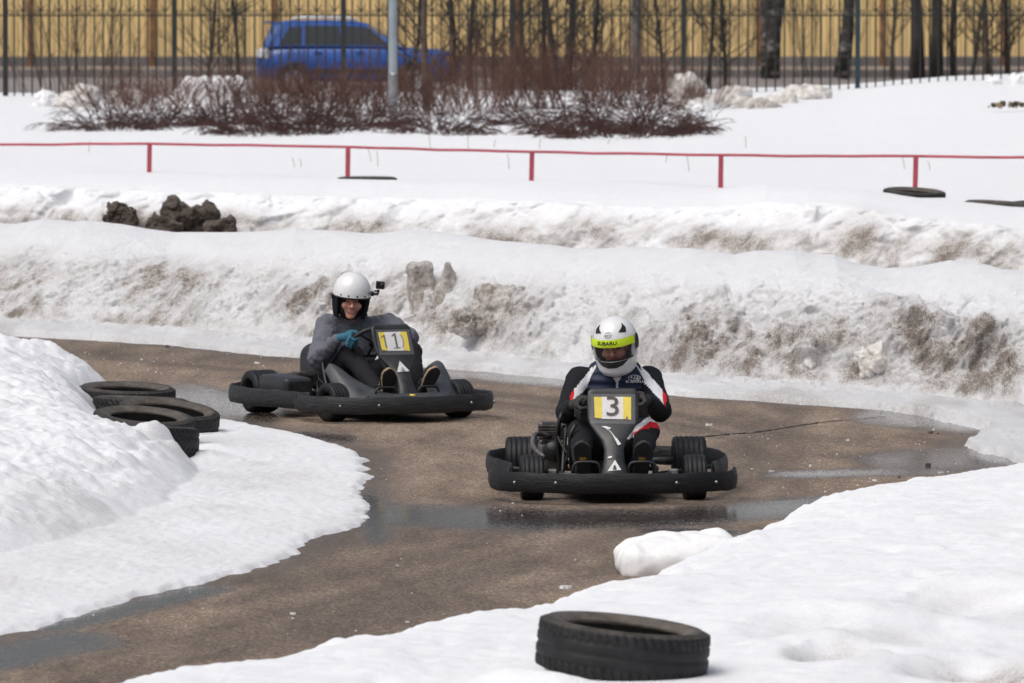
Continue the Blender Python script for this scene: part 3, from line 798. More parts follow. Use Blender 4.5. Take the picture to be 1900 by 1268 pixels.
# ---- the blue car
M_blue = simple('blue_car_paint', (0.004, 0.072, 0.34), 0.3, var=0.08, scale=2, coat=0.6)
M_cglass = simple('car_glass', (0.03, 0.035, 0.04), 0.08, var=0.1)
M_silver = simple('silver_trim', (0.75, 0.76, 0.78), 0.35, metal=0.3, var=0.05)
M_blackp = simple('black_plastic', (0.02, 0.02, 0.022), 0.6, var=0.2)
M_lampw = simple('clear_lamp', (0.8, 0.8, 0.82), 0.15, var=0.05)
M_amber = simple('amber_lamp', (0.95, 0.48, 0.15), 0.2, var=0.1)
M_rubber = simple('rubber', (0.021, 0.021, 0.023), 0.62, var=0.3, scale=20, dust=(0.075, 0.068, 0.06), dust_amt=0.35)
M_alloy = simple('alloy', (0.55, 0.56, 0.58), 0.35, metal=0.7)
DC = 156.0
cx0 = PD(477, 100, DC).x; cL = PD(857, 100, DC).x - cx0; k_ = cL / 4.45
car = empty('blue_car', (cx0 + cL / 2, DC, 0)); car.scale = (k_, k_, k_ * 1.03)
tag(car, 'blue estate car driving right along the road behind the fence', 'car')
def section(x, zb, zt, hw, n=16, e=0.28):
    """rounded box outline in the y-z plane at x"""
    pts = []
    for i in range(n):
        a = 2 * math.pi * i / n
        c, s = math.cos(a), math.sin(a)
        pts.append((x, hw * math.copysign(abs(c) ** e, c), (zb + zt) / 2 + (zt - zb) / 2 * math.copysign(abs(s) ** e, s)))
    return pts
S = [(0.02, 0.42, 0.80, 0.70), (0.06, 0.34, 0.92, 0.80), (0.18, 0.30, 1.00, 0.85), (0.7, 0.28, 1.02, 0.87), (2.2, 0.26, 1.03, 0.87), (3.1, 0.26, 1.02, 0.86), (3.35, 0.26, 0.99, 0.85), (3.9, 0.26, 0.96, 0.84), (4.2, 0.28, 0.91, 0.80), (4.38, 0.32, 0.82, 0.72), (4.45, 0.38, 0.62, 0.60)]
MB().loft([section(x - 2.225, a, b, w) for x, a, b, w in S]).build('body', M_blue, car)
cab = [((0.16, 1.0), (0.34, 1.50)), ((0.62, 1.02), (0.62, 1.55)), ((1.5, 1.02), (1.5, 1.57)), ((2.1, 1.02), (2.1, 1.55)), ((3.18, 1.0), (2.42, 1.49))]
rings = []
for (xb, zb), (xt, zt) in cab:
    rings.append([(xb - 2.225, -0.84, zb), (xt - 2.225, -0.66, zt - 0.06), (xt - 2.225, -0.55, zt), (xt - 2.225, 0.55, zt), (xt - 2.225, 0.66, zt - 0.06), (xb - 2.225, 0.84, zb)])
MB().loft(rings, smooth=False).build('cabin', M_blue, car)
def side_y(z): return 0.84 - (z - 1.01) / 0.48 * 0.18
for nm, quad in (('rear_side_window', [(0.50, 1.05), (1.00, 1.05), (1.00, 1.43), (0.72, 1.42)]), ('rear_door_window', [(1.06, 1.05), (1.86, 1.05), (1.80, 1.45), (1.06, 1.45)]), ('front_door_window', [(1.94, 1.05), (2.88, 1.05), (2.40, 1.42), (1.88, 1.45)])):
    for sgn in (-1, 1):
        m = MB(); yo = 0.012
        v = [(a - 2.225, sgn * (side_y(b) + yo), b) for a, b in quad] + [(a - 2.225, sgn * (side_y(b) - 0.02), b) for a, b in quad]
        m.add(v, [(0, 1, 2, 3), (7, 6, 5, 4), (0, 4, 5, 1), (1, 5, 6, 2), (2, 6, 7, 3), (3, 7, 4, 0)], 0, False)
        m.build('side_window', M_cglass, car)
m = MB(); m.add([(3.12 - 2.225, -0.72, 1.05), (3.12 - 2.225, 0.72, 1.05), (2.50 - 2.225, 0.56, 1.47), (2.50 - 2.225, -0.56, 1.47)], [(0, 1, 2, 3)], 0, False)
for i, p in enumerate(m.v): m.v[i] = (p[0] + 0.03, p[1], p[2] + 0.02)
m.build('windscreen', simple('windscreen_glass', (0.42, 0.45, 0.48), 0.1, var=0.1), car)
m = MB(); m.add([(0.19 - 2.225, -0.7, 1.08), (0.19 - 2.225, 0.7, 1.08), (0.32 - 2.225, 0.58, 1.44), (0.32 - 2.225, -0.58, 1.44)], [(0, 1, 2, 3)], 0, False)
for i, p in enumerate(m.v): m.v[i] = (p[0] - 0.02, p[1], p[2])
m.build('rear_window', M_cglass, car)
MB().box((0.30 - 2.225, 0, 1.515), (0.26, 1.15, 0.035), bev=0.012).build('roof_spoiler', M_blue, car)
for sgn in (-1, 1):
    MB().tube([(0.75 - 2.225, sgn * 0.56, 1.57), (0.9 - 2.225, sgn * 0.56, 1.62), (1.6 - 2.225, sgn * 0.56, 1.635), (2.0 - 2.225, sgn * 0.56, 1.61), (2.15 - 2.225, sgn * 0.56, 1.55)], 0.024, 8).build('roof_rail', M_silver, car)
    MB().loft([section(0.02 - 2.225, 0.80, 0.95, 0.03), section(0.28 - 2.225, 0.76, 0.98, 0.03)]).build('tail_lamp', M_lampw, car).location.y = sgn * 0.835
    MB().box((4.22 - 2.225, sgn * 0.70, 0.74), (0.30, 0.16, 0.13), Matrix.Rotation(-sgn * 0.5, 3, 'Z'), bev=0.03).build('headlight', M_amber, car)
    MB().box((2.86 - 2.225, sgn * 0.93, 1.08), (0.12, 0.2, 0.13), bev=0.03).build('wing_mirror', M_blue, car)
    MB().box((2.2 - 2.225, sgn * 0.868, 0.50), (2.0, 0.03, 0.10), bev=0.01).build('side_moulding', M_blackp, car)
    for dx in (1.35, 2.25): MB().box((dx - 2.225, sgn * 0.882, 0.90), (0.18, 0.02, 0.03)).build('door_handle', M_blue, car)
    for dx in (1.03, 1.9, 2.95): MB().box((dx - 2.225, sgn * 0.870, 0.70), (0.012, 0.008, 0.6)).build('door_seam', M_blackp, car)
    for dx in (0.82, 3.42):
        w = empty('wheel', (dx - 2.225, sgn * 0.78, 0.32), 0, car)
        MB().lathe([(0.20, -0.09), (0.29, -0.10), (0.325, -0.06), (0.325, 0.06), (0.29, 0.10), (0.20, 0.09)], 28, 'y').build('tyre', M_rubber, w)
        r = MB().lathe([(0.03, sgn * 0.06), (0.05, sgn * 0.08), (0.17, sgn * 0.06), (0.205, sgn * 0.09)], 24, 'y')
        for a in range(5): r.box((0.11 * math.cos(a * 1.2566), sgn * 0.075, 0.11 * math.sin(a * 1.2566)), (0.19, 0.02, 0.04), Matrix.Rotation(-a * 1.2566, 3, 'Y'))
        r.build('rim', M_alloy, w)
        MB().lathe([(0.335, -0.06), (0.385, 0.0), (0.335, 0.02)], 24, 'y', (dx - 2.225, sgn * 0.86, 0.33)).build('wheel_arch', M_blackp, car)
MB().box((4.44 - 2.225, 0, 0.70), (0.04, 0.8, 0.12), bev=0.01).build('grille', M_blackp, car)

# ---- iron fence
M_iron = simple('black_iron', (0.016, 0.020, 0.018), 0.55, var=0.3, scale=6)
M_iron_t = simple('teal_iron', (0.012, 0.038, 0.050), 0.5, var=0.2, scale=6)
DF = 110.0
fence = empty('iron_fence', (0, DF, 0))
tag(fence, 'tall black iron bar fence with scroll band in front of the road', 'fence')
posts = [12 - 628, 12 - 314, 12, 325, 638, 950, 1268, 1590, 1905, 2219, 2533]
zz = lambda py: PD(0, py, DF).z
bar_m = MB().box((0, 0, 1.55), (0.024, 0.024, 2.25)).mesh('bar', M_iron)
pst_m = MB().box((0, 0, 1.55), (0.078, 0.078, 2.5), bev=0.006).lathe([(0.0, 2.86), (0.03, 2.85), (0.045, 2.82), (0.02, 2.79)], 10).mesh('post', M_iron)
pst_t = MB().box((0, 0, 1.55), (0.078, 0.078, 2.5), bev=0.006).lathe([(0.0, 2.86), (0.03, 2.85), (0.045, 2.82), (0.02, 2.79)], 10).mesh('post', M_iron_t)
sc = MB()
pts = [Vector((0.036 * math.cos(a) * (1 - 0.09 * a), 0, 0.036 * math.sin(a) * (1 - 0.09 * a))) for a in np.linspace(-1.3, 5.6, 14)]
sc.tube(pts, 0.0065, 4)
scr_m = sc.mesh('scroll', M_iron)
lf = MB()
for sgn in (-1, 1): lf.tube([(0, 0, 0), (sgn * 0.03, 0, 0.05), (sgn * 0.075, 0, 0.12)], [0.012, 0.009, 0.003], 4)
leaf_m = lf.mesh('leaf', M_iron)
zr = zz(29)
for i, px in enumerate(posts):
    x = XD(px, DF)
    o = link(bpy.data.objects.new('post', pst_t if px == 1590 else pst_m), fence); o.location.x = x
    if i == len(posts) - 1: break
    x2 = XD(posts[i + 1], DF); n = 19
    for nm, z_, h_ in (('rail', zr, 0.022), ('rail', 0.62, 0.03), ('rail', 2.45, 0.03)):
        MB().box(((x + x2) / 2, 0, z_), (x2 - x - 0.08, 0.03, h_)).build(nm, M_iron, fence)
    if px < -400 or px > 2000: continue
    for k in range(1, n):
        bx_ = x + (x2 - x) * k / n
        o = link(bpy.data.objects.new('bar', bar_m), fence); o.location.x = bx_
        o = link(bpy.data.objects.new('scroll', scr_m), fence); o.location = (bx_ - (x2 - x) / n / 2, 0, zr + 0.05); o.scale.x = 1 if k % 2 else -1
        if k % 2 == 0:
            o = link(bpy.data.objects.new('leaf', leaf_m), fence); o.location = (bx_, 0, zr + 0.05)

# ---- twigs
def twig_mesh(name, stems, mat, seed=0, spread=0.5, length=(0.6, 1.1), lean=0.45, side=6, r0=0.007, droop=0.0, sub=2):
    rr = random.Random(seed); m = MB()
    def tw(p, d, L, r, lvl):
        pts = [p]; q = p.copy(); dd = d.copy(); ns = 3
        for s_ in range(ns):
            dd = (dd + Vector((rr.gauss(0, 0.13), rr.gauss(0, 0.13), rr.gauss(0.03 - droop, 0.08)))).normalized()
            q = q + dd * (L / ns); pts.append(q.copy())
        m.tube(pts, [r, r * 0.8, r * 0.6, r * 0.3], 3, caps=False)
        if lvl < sub:
            for s_ in range(side if lvl == 0 else max(2, side // 2)):
                t = rr.uniform(0.2, 0.95) * ns; i = min(ns - 1, int(t)); a = pts[i].lerp(pts[i + 1], t - i)
                sdv = Vector((rr.gauss(0, 0.5), rr.gauss(0, 0.5), rr.uniform(-0.1, 0.7) - droop))
                tw(a, (dd * 0.8 + sdv).normalized(), L * rr.uniform(0.25, 0.55), r * 0.55, lvl + 1)
    for s_ in range(stems):
        a = rr.uniform(0, 6.28); rad = spread * math.sqrt(rr.random())
        p = Vector((rad * math.cos(a), rad * math.sin(a), -0.08))
        d = Vector((math.cos(a) * lean * rad / spread + rr.gauss(0, 0.12), math.sin(a) * lean * rad / spread + rr.gauss(0, 0.12), 1 - droop)).normalized()
        tw(p, d, rr.uniform(*length), r0 * rr.uniform(0.7, 1.2), 0)
    return m.mesh(name, mat)
M_twig = simple('red_brown_twig', (0.150, 0.076, 0.056), 0.85, var=0.4, scale=8)
M_twig_d = simple('dark_twig', (0.070, 0.033, 0.028), 0.9, var=0.4, scale=8)
M_bark = simple('dark_bark', (0.040, 0.034, 0.030), 0.9, var=0.45, scale=5, bstr=0.5, bscale=12, bdist=0.02)
M_bark_b = simple('brown_bark', (0.11, 0.08, 0.062), 0.9, var=0.4, scale=5, bstr=0.5, bscale=12, bdist=0.02)
up_m = [twig_mesh('stems', 44, M_twig, s, 0.60, (0.5, 1.0), 0.75, 7, 0.0068) for s in (1, 2, 3)]
lo_m_ = [twig_mesh('stems', 72, M_twig_d, s, 0.60, (0.45, 0.8), 1.5, 7, 0.010, droop=0.22) for s in (4, 5)]
def on_field(px, py):
    lo_, hi_ = 78.0, 112.0
    for _ in range(30):
        mid_ = (lo_ + hi_) / 2
        if PD(px, py, mid_).z > field_z(px, mid_): lo_ = mid_
        else: hi_ = mid_
    return PD(px, py, mid_)
def shrub(px, py, D, sc_, meshes, label, i, name='bare_shrub', grp='bare shrubs along the snow field'):
    q = on_field(px, py) + Vector((0, 0, 0.02)) if D < 112 else PD(px, py, D)
    me_ = meshes[i % len(meshes)]
    o = link(bpy.data.objects.new(name, me_)); o.location = q; o.rotation_euler.z = i * 1.7
    o.scale = sc_ if isinstance(sc_, tuple) else (sc_,) * 3
    tag(o, label, 'shrub', grp)
    return o
ups = [(225, 208, 101, (.9, .9, .65), 'small thin bare shrub at the left end of the shrub row'),
       (300, 210, 102, (.9, .9, .7), 'bare shrub in front of the fence post left of the big snow mound'),
       (400, 215, 101, (.9, .9, .75), 'bare twiggy shrub poking through the white snow mound'),
       (470, 212, 100, (.9, .9, .75), 'bare reddish shrub just right of the white snow mound, below the car tail'),
       (525, 215, 100, (1, 1, .80), 'bare reddish shrub under the rear wheel of the blue car'),
       (585, 215, 101, (1, 1, .80), 'bare reddish shrub under the rear door of the blue car'),
       (640, 215, 100, (1, 1, .82), 'bare reddish shrub under the front door of the blue car'),
       (692, 213, 101, (1, 1, .85), 'bare reddish shrub touching the left side of the lamp pole'),
       (755, 213, 102, (.9, .9, .75), 'bare reddish shrub touching the right side of the lamp pole'),
       (830, 210, 103, (1, 1, .72), 'bare reddish shrub below the front bumper of the blue car'),
       (890, 205, 104, (1, 1, 1.1), 'bare brown shrub right of the thick brown trunk'),
       (950, 200, 104, (1, 1, 1.15), 'dense bare brown shrub below the forked sapling'),
       (1010, 200, 105, (1, 1, 1.1), 'dense bare brown shrub below the slanting sapling'),
       (1075, 200, 105, (1, 1, 1.05), 'bare brown shrub above the low sprawling shrub, left of concrete pole'),
       (1135, 200, 105, (1, 1, 1.0), 'bare brown shrub just below the concrete pole'),
       (1195, 205, 105, (1, 1, .95), 'bare brown shrub left of the large snow chunk'),
       (1290, 205, 101, (.6, .6, .55), 'small bare shrub in front of the large snow chunk')]
for i, (px, py, D, s_, lb) in enumerate(ups): shrub(px, py, D, s_, up_m, lb, i)
lows = [(205, 241, 96, (0.80, .8, 1.00), 'low dark sprawling shrub at the far left of the snow field'),
        (300, 234, 96, (0.90, .8, 0.80), 'low dark sprawling shrub in front of the left shrub row'),
        (420, 232, 96, (0.75, .8, 1.20), 'low dark sprawling shrub at the foot of the white snow mound'),
        (500, 249, 96, (0.85, .8, 1.15), 'low dark sprawling shrub below the rear of the blue car'),
        (585, 246, 96, (0.90, .8, 1.30), 'low dark sprawling shrub below the middle of the blue car'),
        (665, 235, 96, (0.75, .8, 1.00), 'low dark sprawling shrub left of the lamp pole base'),
        (815, 247, 96, (0.75, .8, 1.00), 'low dark sprawling shrub right of the lamp pole base'),
        (1000, 232, 96, (0.80, .8, 0.80), 'left end of the long low dark shrub group on the right'),
        (1080, 247, 96, (0.90, .8, 1.20), 'low dark shrub second from left in the right shrub group'),
        (1165, 253, 96, (0.95, .8, 1.35), 'low dark shrub third from left in the right shrub group'),
        (1212, 246, 96, (0.75, .8, 1.00), 'right end of the long low dark shrub group')]
for i, (px, py, D, s_, lb) in enumerate(lows): shrub(px, py, D, s_, lo_m_, lb, i, 'low_shrub', 'low dark shrubs lying on the snow')

# ---- trees and saplings
def tree(name, label, px, D, r, lean=0.0, h=7.0, mat=None, zb=0.0, seed=0, nb=26, first=0.9, cat='tree', grp=None, fork=False, bl=1.5, br=0.35):
    rr = random.Random(seed); mat = mat or M_bark
    root = empty(name, (XD(px, D), D, zb))
    def trunk(lean_, r_):
        pts = []; x = y = 0.0
        for k in range(9):
            t = k / 8
            pts.append(Vector((lean_ * t * h + x, y, -0.1 + t * h))); x += rr.gauss(0, 0.05 * h / 8); y += rr.gauss(0, 0.05)
        return pts, [r_ * (1.25 if k == 0 else 1 - 0.75 * k / 8) for k in range(9)]
    tm = MB(); tr = []
    for ln in ((lean - 0.10, lean + 0.05) if fork else (lean,)):
        p, rs = trunk(ln, r); tm.tube(p, rs, 9); tr.append((p, rs))
    tm.build('trunk', mat, root)
    cm = MB()
    for b_ in range(nb):
        p, rs = tr[b_ % len(tr)]
        t = rr.uniform(first / h, 0.98) * 8; i = min(7, int(t)); a = p[i].lerp(p[i + 1], t - i)
        an = rr.uniform(0, 6.28); L = bl * rr.uniform(0.5, 1.2) * (1.1 - t / 16)
        d = Vector((math.cos(an), math.sin(an), rr.uniform(0.3, 1.3))).normalized()
        pts = [a]; q = a.copy()
        for s_ in range(3):
            d = (d + Vector((rr.gauss(0, .18), rr.gauss(0, .18), 0.12))).normalized(); q = q + d * L / 3; pts.append(q.copy())
        rb = rs[i] * br
        cm.tube(pts, [rb, rb * .7, rb * .45, rb * .2], 4, caps=False)
        for k in range(5):
            t2 = rr.uniform(.3, .95) * 3; i2 = min(2, int(t2)); a2 = pts[i2].lerp(pts[i2 + 1], t2 - i2)
            d2 = (d + Vector((rr.gauss(0, .5), rr.gauss(0, .5), rr.uniform(-.2, .6)))).normalized()
            cm.tube([a2, a2 + d2 * L * .25, a2 + d2 * L * .5 + Vector((0, 0, .05))], [rb * .4, rb * .3, rb * .1], 3, caps=False)
    cm.build('crown', mat, root)
    return tag(root, label, cat, grp)
M_birch = None
def make_birch():
    m, nt, b = new_mat('birch_bark')
    pos = nd(nt, 'ShaderNodeTexCoord').outputs['Object']
    mp = nd(nt, 'ShaderNodeMapping'); mp.inputs['Scale'].default_value = (1, 1, 2.5); nt.links.new(pos, mp.inputs['Vector'])
    n = noise_tex(nt, mp.outputs[0], 3.2, 4)
    nt.links.new(ramp(nt, n, [(0.40, (0.03, 0.027, 0.026)), (0.52, (0.06, 0.055, 0.052)), (0.62, (0.30, 0.28, 0.27))]), b.inputs['Base Color'])
    b.inputs['Roughness'].default_value = 0.9
    return m
M_birch = make_birch()
tree('birch_tree', 'thick birch with two trunks forking at the base', 1428, 176, 0.20, 0.02, 9, M_birch, 0.1, 1, 30, 1.6, fork=True, bl=1.8, br=0.22)
tree('birch_tree', 'single mottled birch trunk left of the teal fence post', 1560, 176, 0.17, 0.02, 9, M_birch, 0.1, 2, 26, 1.8, bl=1.7, br=0.22)
tree('dark_tree', 'left one of the two thick dark trunks right of the teal post', 1700, 174, 0.17, 0.005, 9, M_bark, 0.1, 3, 26, 1.8, bl=1.7, br=0.25)
tree('dark_tree', 'right one of the two thick dark trunks right of the teal post', 1735, 174, 0.16, 0.02, 9, M_bark, 0.1, 4, 26, 1.8, bl=1.7, br=0.25)
tree('thin_tree', 'thin dark straight tree right of the two thick trunks', 1768, 172, 0.075, 0.0, 7, M_bark, 0.1, 5, 34, 0.6)
tree('thin_tree', 'thin slanting tree near the right edge of the photo', 1800, 170, 0.05, 0.14, 6, M_bark, 0.1, 6, 34, 0.5)
tree('thin_tree', 'pale thin tree between slanting tree and the right edge', 1832, 172, 0.07, -0.03, 6, M_bark_b, 0.1, 7, 34, 0.5)
tree('thin_tree', 'thin brown tree closest to the right edge of the photo', 1868, 172, 0.06, -0.05, 6, M_bark, 0.1, 8, 40, 0.5)
tree('thin_tree', 'thin pale tree just right of the teal fence post', 1655, 176, 0.06, 0.03, 6, M_bark_b, 0.1, 9, 34, 0.5)
tree('brown_tree', 'thick brown trunk rising through the shrubs right of the lamp pole', 793, 102.5, 0.055, 0.0, 5, M_bark_b, field_z(793, 102.5), 10, 30, 0.5, bl=1.0)
for (px, D, r, ln, sd_, fk, lb) in [(848, 140, 0.065, -0.03, 11, False, 'dark sapling behind the front of the blue car'), (876, 138, 0.06, 0.02, 12, False, 'dark sapling just right of the blue car nose'),
                                    (915, 145, 0.05, 0.03, 13, False, 'thin sapling left of the black fence post above the shrubs'), (972, 142, 0.05, -0.02, 14, False, 'thin sapling right of the black fence post above the shrubs'),
                                    (1008, 140, 0.06, 0.0, 15, False, 'straight dark sapling left of the forked sapling'), (1040, 136, 0.065, 0.03, 16, True, 'forked dark sapling above the dense brown shrubs'),
                                    (1062, 140, 0.055, 0.02, 17, False, 'straight sapling between the forked and the slanting one'), (1084, 132, 0.06, 0.12, 18, False, 'dark sapling slanting to the right before the yellow wall'),
                                    (1232, 150, 0.045, -0.02, 19, False, 'thin sapling between concrete pole and black fence post'), (1310, 160, 0.05, 0.05, 20, False, 'thin sapling just right of the black fence post on the right'),
                                    (1345, 160, 0.05, -0.04, 21, False, 'thin sapling left of the forked birch'), (760, 140, 0.05, 0.02, 22, False, 'thin sapling behind the bonnet of the blue car'),
                                    (440, 140, 0.045, -0.06, 23, False, 'thin sapling left of the tail of the blue car'), (385, 140, 0.04, 0.05, 24, False, 'thin sapling between left fence post and blue car')]:
    tree('sapling', lb, px, D, r, ln, 6, M_bark, 0.0, sd_, 46, 0.5, fork=fk, bl=1.3, grp='bare saplings behind the fence')
for (px, py, D, s_, lb, i) in [(1515, 128, 172, (1.5, 1.2, 2.6), 'tall many-stemmed bush between the two birches', 0), (110, 165, 118, (1.3, 1.1, 1.9), 'loose bush with slanting twigs behind the fence at far left', 1),
                               (175, 168, 118, (1.2, 1.1, 1.6), 'loose bush behind the fence left of the second post', 2), (1290, 128, 172, (1.3, 1.2, 2.4), 'tall bush behind the black fence post on the right', 1),
                               (1370, 128, 172, (1.3, 1.2, 2.2), 'tall bush at the foot of the forked birch', 2), (1110, 150, 140, (1.3, 1.1, 2.0), 'tall bush left of the concrete pole behind the fence', 0),
                               (930, 150, 140, (1.5, 1.1, 2.0), 'tall bush behind the fence right of the blue car', 1), (1790, 128, 172, (1.5, 1.2, 2.2), 'tall bush under the thin trees at far right', 2), (450, 150, 140, (1.3, 1.1, 1.8), 'tall bush behind the fence left of the blue car', 0)]:
    o = shrub(px, py, D, s_, [twig_mesh('stems', 18, M_bark_b if px < 300 else M_bark, 30 + i, 0.55, (0.7, 1.1), 0.7, 5, 0.0065)], lb, i, 'bush', 'bare bushes behind the fence')

# ---- lamp pole
M_galv = simple('galvanised_steel', (0.36, 0.41, 0.44), 0.45, metal=0.4, var=0.15, scale=5)
M_galv_d = simple('weathered_steel', (0.19, 0.19, 0.195), 0.7, var=0.35, scale=9)
q = PD(729, 241, 99.0)
lp = empty('lamp_pole', q)
zs = PD(729, 137, 99.0).z - q.z
MB().lathe([(0.066, -0.3), (0.066, zs)], 20).build('lower_sleeve', M_galv_d, lp)
MB().lathe([(0.061, zs - 0.01), (0.058, 3.0), (0.045, 7.0)], 20).build('shaft', M_galv, lp)
MB().box((0, -0.068, zs + 0.0), (0.05, 0.012, 0.03), bev=0.004).build('sticker', M_silver, lp)
MB().tube([(0, 0, 6.9), (0, -0.2, 7.2), (0, -0.9, 7.35)], 0.03, 8).build('arm', M_galv, lp)
MB().box((0, -1.1, 7.36), (0.22, 0.5, 0.1), bev=0.03).build('lamp_head', M_galv_d, lp)
tag(lp, 'grey metal lamp pole rising from the shrubs', 'lamp pole')

# ---- red rail
M_red = simple('faded_red_paint', (0.40, 0.058, 0.085), 0.55, var=0.2, scale=6)
rail = empty('red_rail', (0, 0, 0))
pr = [(-80, 316, 268), (277, 321, 267), (645, 333, 273), (986, 336, 282), (1337, 349, 288), (1698, 352, 290), (2050, 356, 292)]
tops = []
for px, yb, yt in pr:
    b_ = P(px, yb, 0.62); t_ = PD(px, yt, b_.y)
    tops.append((b_, t_))
    m = MB().box((0, 0, (t_.z - 0.62) / 2 - 0.25 - 0.012), (0.052, 0.03, t_.z - 0.62 + 0.5), bev=0.004)
    o = m.build('post', M_red, rail); o.location = (b_.x, b_.y, 0.62); o.rotation_euler.y = rnd.uniform(-0.02, 0.025)
rp = []
for (a0, a), (b0, b) in zip(tops[:-1], tops[1:]):
    for k in range(6):
        t = k / 6; rp.append(a.lerp(b, t) + Vector((0, 0, -0.012 * math.sin(t * math.pi) * rnd.uniform(-0.2, 0.8))))
rp.append(tops[-1][1])
MB().tube(rp, 0.0145, 8).build('top_rail', M_red, rail)
tag(rail, 'low red pipe rail crossing the snow field', 'rail')
# dry stalks poking out of the snow near the rail
m = MB()
for (px, py) in [(548, 300), (560, 300), (690, 290), (702, 298), (915, 268), (945, 300), (1000, 270), (1125, 262), (1235, 290), (1280, 305), (1385, 270), (1680, 302), (1727, 305), (800, 270), (483, 250), (870, 275), (165, 272)]:
    b_ = P(px, py + 12, 0.62); h_ = rnd.uniform(0.1, 0.22); dx = rnd.uniform(-0.05, 0.05)
    m.tube([b_ - Vector((0, 0, .06)), b_ + Vector((dx * .5, 0, h_ * .6)), b_ + Vector((dx, 0, h_))], 0.0035, 3)
tag(m.build('dry_stalks', simple('dry_stalk', (0.2, 0.14, 0.09), 0.9)), 'thin dry grass stalks poking from the snow field', 'grass', kind='stuff')
# ------------------------------------------------------------------ loose tyres
def make_tyre_rubber(name, dusty=0.0, brown=(0.24, 0.205, 0.165)):
    m, nt, b = new_mat(name)
    tc = nd(nt, 'ShaderNodeTexCoord').outputs['Object']
    n = noise_tex(nt, tc, 14, 5, 0.6); n2 = noise_tex(nt, tc, 90, 3)
    c = ramp(nt, n, [(0.3, (0.008, 0.008, 0.010)), (0.7, (0.019, 0.019, 0.022))])
    at = nd(nt, 'ShaderNodeAttribute', attribute_name='dust').outputs['Fac']
    k = mth(nt, 'MULTIPLY', at, ramp(nt, mth(nt, 'ADD', mth(nt, 'MULTIPLY', n, 0.7), mth(nt, 'MULTIPLY', n2, 0.3)), [(0.35, (0.35,) * 3), (0.65, (1,) * 3)]), True)
    nt.links.new(mixc(nt, k, c, brown), b.inputs['Base Color'])
    b.inputs['Roughness'].default_value = 0.6; b.inputs['Specular IOR Level'].default_value = 0.3
    bump(nt, n2, b, 0.25, 0.003)
    return m
M_tyre = make_tyre_rubber('tyre_rubber')
def tyre_mesh(name, Rout=0.32, width=0.20, Rin=0.205, lug=0, seg=240, dust_side=0.25):
    hw = width / 2
    prof = [(Rin, hw * 0.72), (Rin + 0.012, hw * 0.80), (Rin + 0.02, hw * 0.86), (Rin + 0.05, hw * 0.98), (Rin + 0.075, hw), (Rout - 0.03, hw * 0.955), (Rout - 0.012, hw * 0.90)]
    nt_ = 22
    tread = [(Rout - 0.004 * (abs(t) ** 3), hw * 0.86 * t) for t in np.linspace(1, -1, nt_)]
    inner = [(Rin, -hw * 0.72), (Rin + 0.02, -hw * 0.62), (Rin + 0.05, -hw * 0.80), (Rin + 0.085, -hw * 0.78), (Rout - 0.02, -hw * 0.5), (Rout - 0.016, hw * 0.5), (Rin + 0.085, hw * 0.78), (Rin + 0.05, hw * 0.80), (Rin + 0.02, hw * 0.62)]
    outer = prof + tread + [(r, -h) for r, h in prof[::-1]][:-1]
    full = outer + inner
    k = len(full); th = np.arange(seg) * 2 * math.pi / seg
    Rr = np.tile(np.array([p[0] for p in full]), (seg, 1)); Hh = np.tile(np.array([p[1] for p in full]), (seg, 1))
    i0 = len(prof); T = th[:, None]
    sl = slice(i0 - 1, i0 + nt_ + 1)
    s_ = Hh[:, sl] / hw
    if lug == 0:      # directional winter tread: curved lateral sipes and two rings
        ph = (T * 44 / (2 * math.pi) + 2.2 * np.abs(s_) ** 1.3) % 1.0
        gr = (ph < 0.24) & (np.abs(s_) > 0.16)
        ring = (np.abs(np.abs(s_) - 0.42) < 0.05)
    elif lug == 1:
        ph = (T * 58 / (2 * math.pi) + 0.6 * s_) % 1.0
        gr = (ph < 0.22) & (np.abs(s_) > 0.5)
        ring = (np.abs(np.abs(s_) - 0.48) < 0.05) | (np.abs(s_) < 0.05)
    else:
        ph = (T * 50 / (2 * math.pi) + 1.4 * s_) % 1.0
        gr = (ph < 0.2) & (np.abs(s_) > 0.3)
        ring = (np.abs(np.abs(s_) - 0.3) < 0.05)
    Rr[:, sl] -= np.maximum(gr * 0.009, ring * 0.0055)
    V = np.stack([Rr * np.cos(T), Rr * np.sin(T), Hh + 0 * T], -1).reshape(-1, 3)
    a, b_ = np.meshgrid(np.arange(seg), np.arange(k), indexing='ij'); a2 = (a + 1) % seg; b2 = (b_ + 1) % k
    F = np.stack([a * k + b_, a2 * k + b_, a2 * k + b2, a * k + b2], -1).reshape(-1, 4)
    dust = np.zeros(k); dust[:i0] = dust_side; dust[i0 + nt_:i0 + nt_ + len(prof)] = dust_side
    dust[i0:i0 + nt_] = 0.04
    dust[:4] = dust_side * 2.2; dust[-3:] = dust_side * 2.0
    o = mesh_np(name, V, F, M_tyre, attrs={'dust': np.tile(dust, seg)})
    me = o.data
    bpy.data.objects.remove(o)
    return me
ty_a = tyre_mesh('tyre', 0.335, 0.20, 0.225, 1, seg=320, dust_side=0.30)
ty_b = tyre_mesh('tyre', 0.315, 0.205, 0.20, 0)
ty_c = tyre_mesh('tyre', 0.325, 0.20, 0.22, 1)
def put_tyre(me, px, py, D, rx, ry, rz, label, grp=None, dz=0.0):
    """px, py: photo position of the centre of the upper rim"""
    q = PD(px, py, D)
    o = link(bpy.data.objects.new('car_tyre', me))
    o.rotation_euler = (R(rx), R(ry), R(rz))
    nrm = o.rotation_euler.to_matrix() @ Vector((0, 0, 1))
    o.location = q - nrm * 0.10 + Vector((0, 0, dz))
    return tag(o, label, 'tyre', grp)
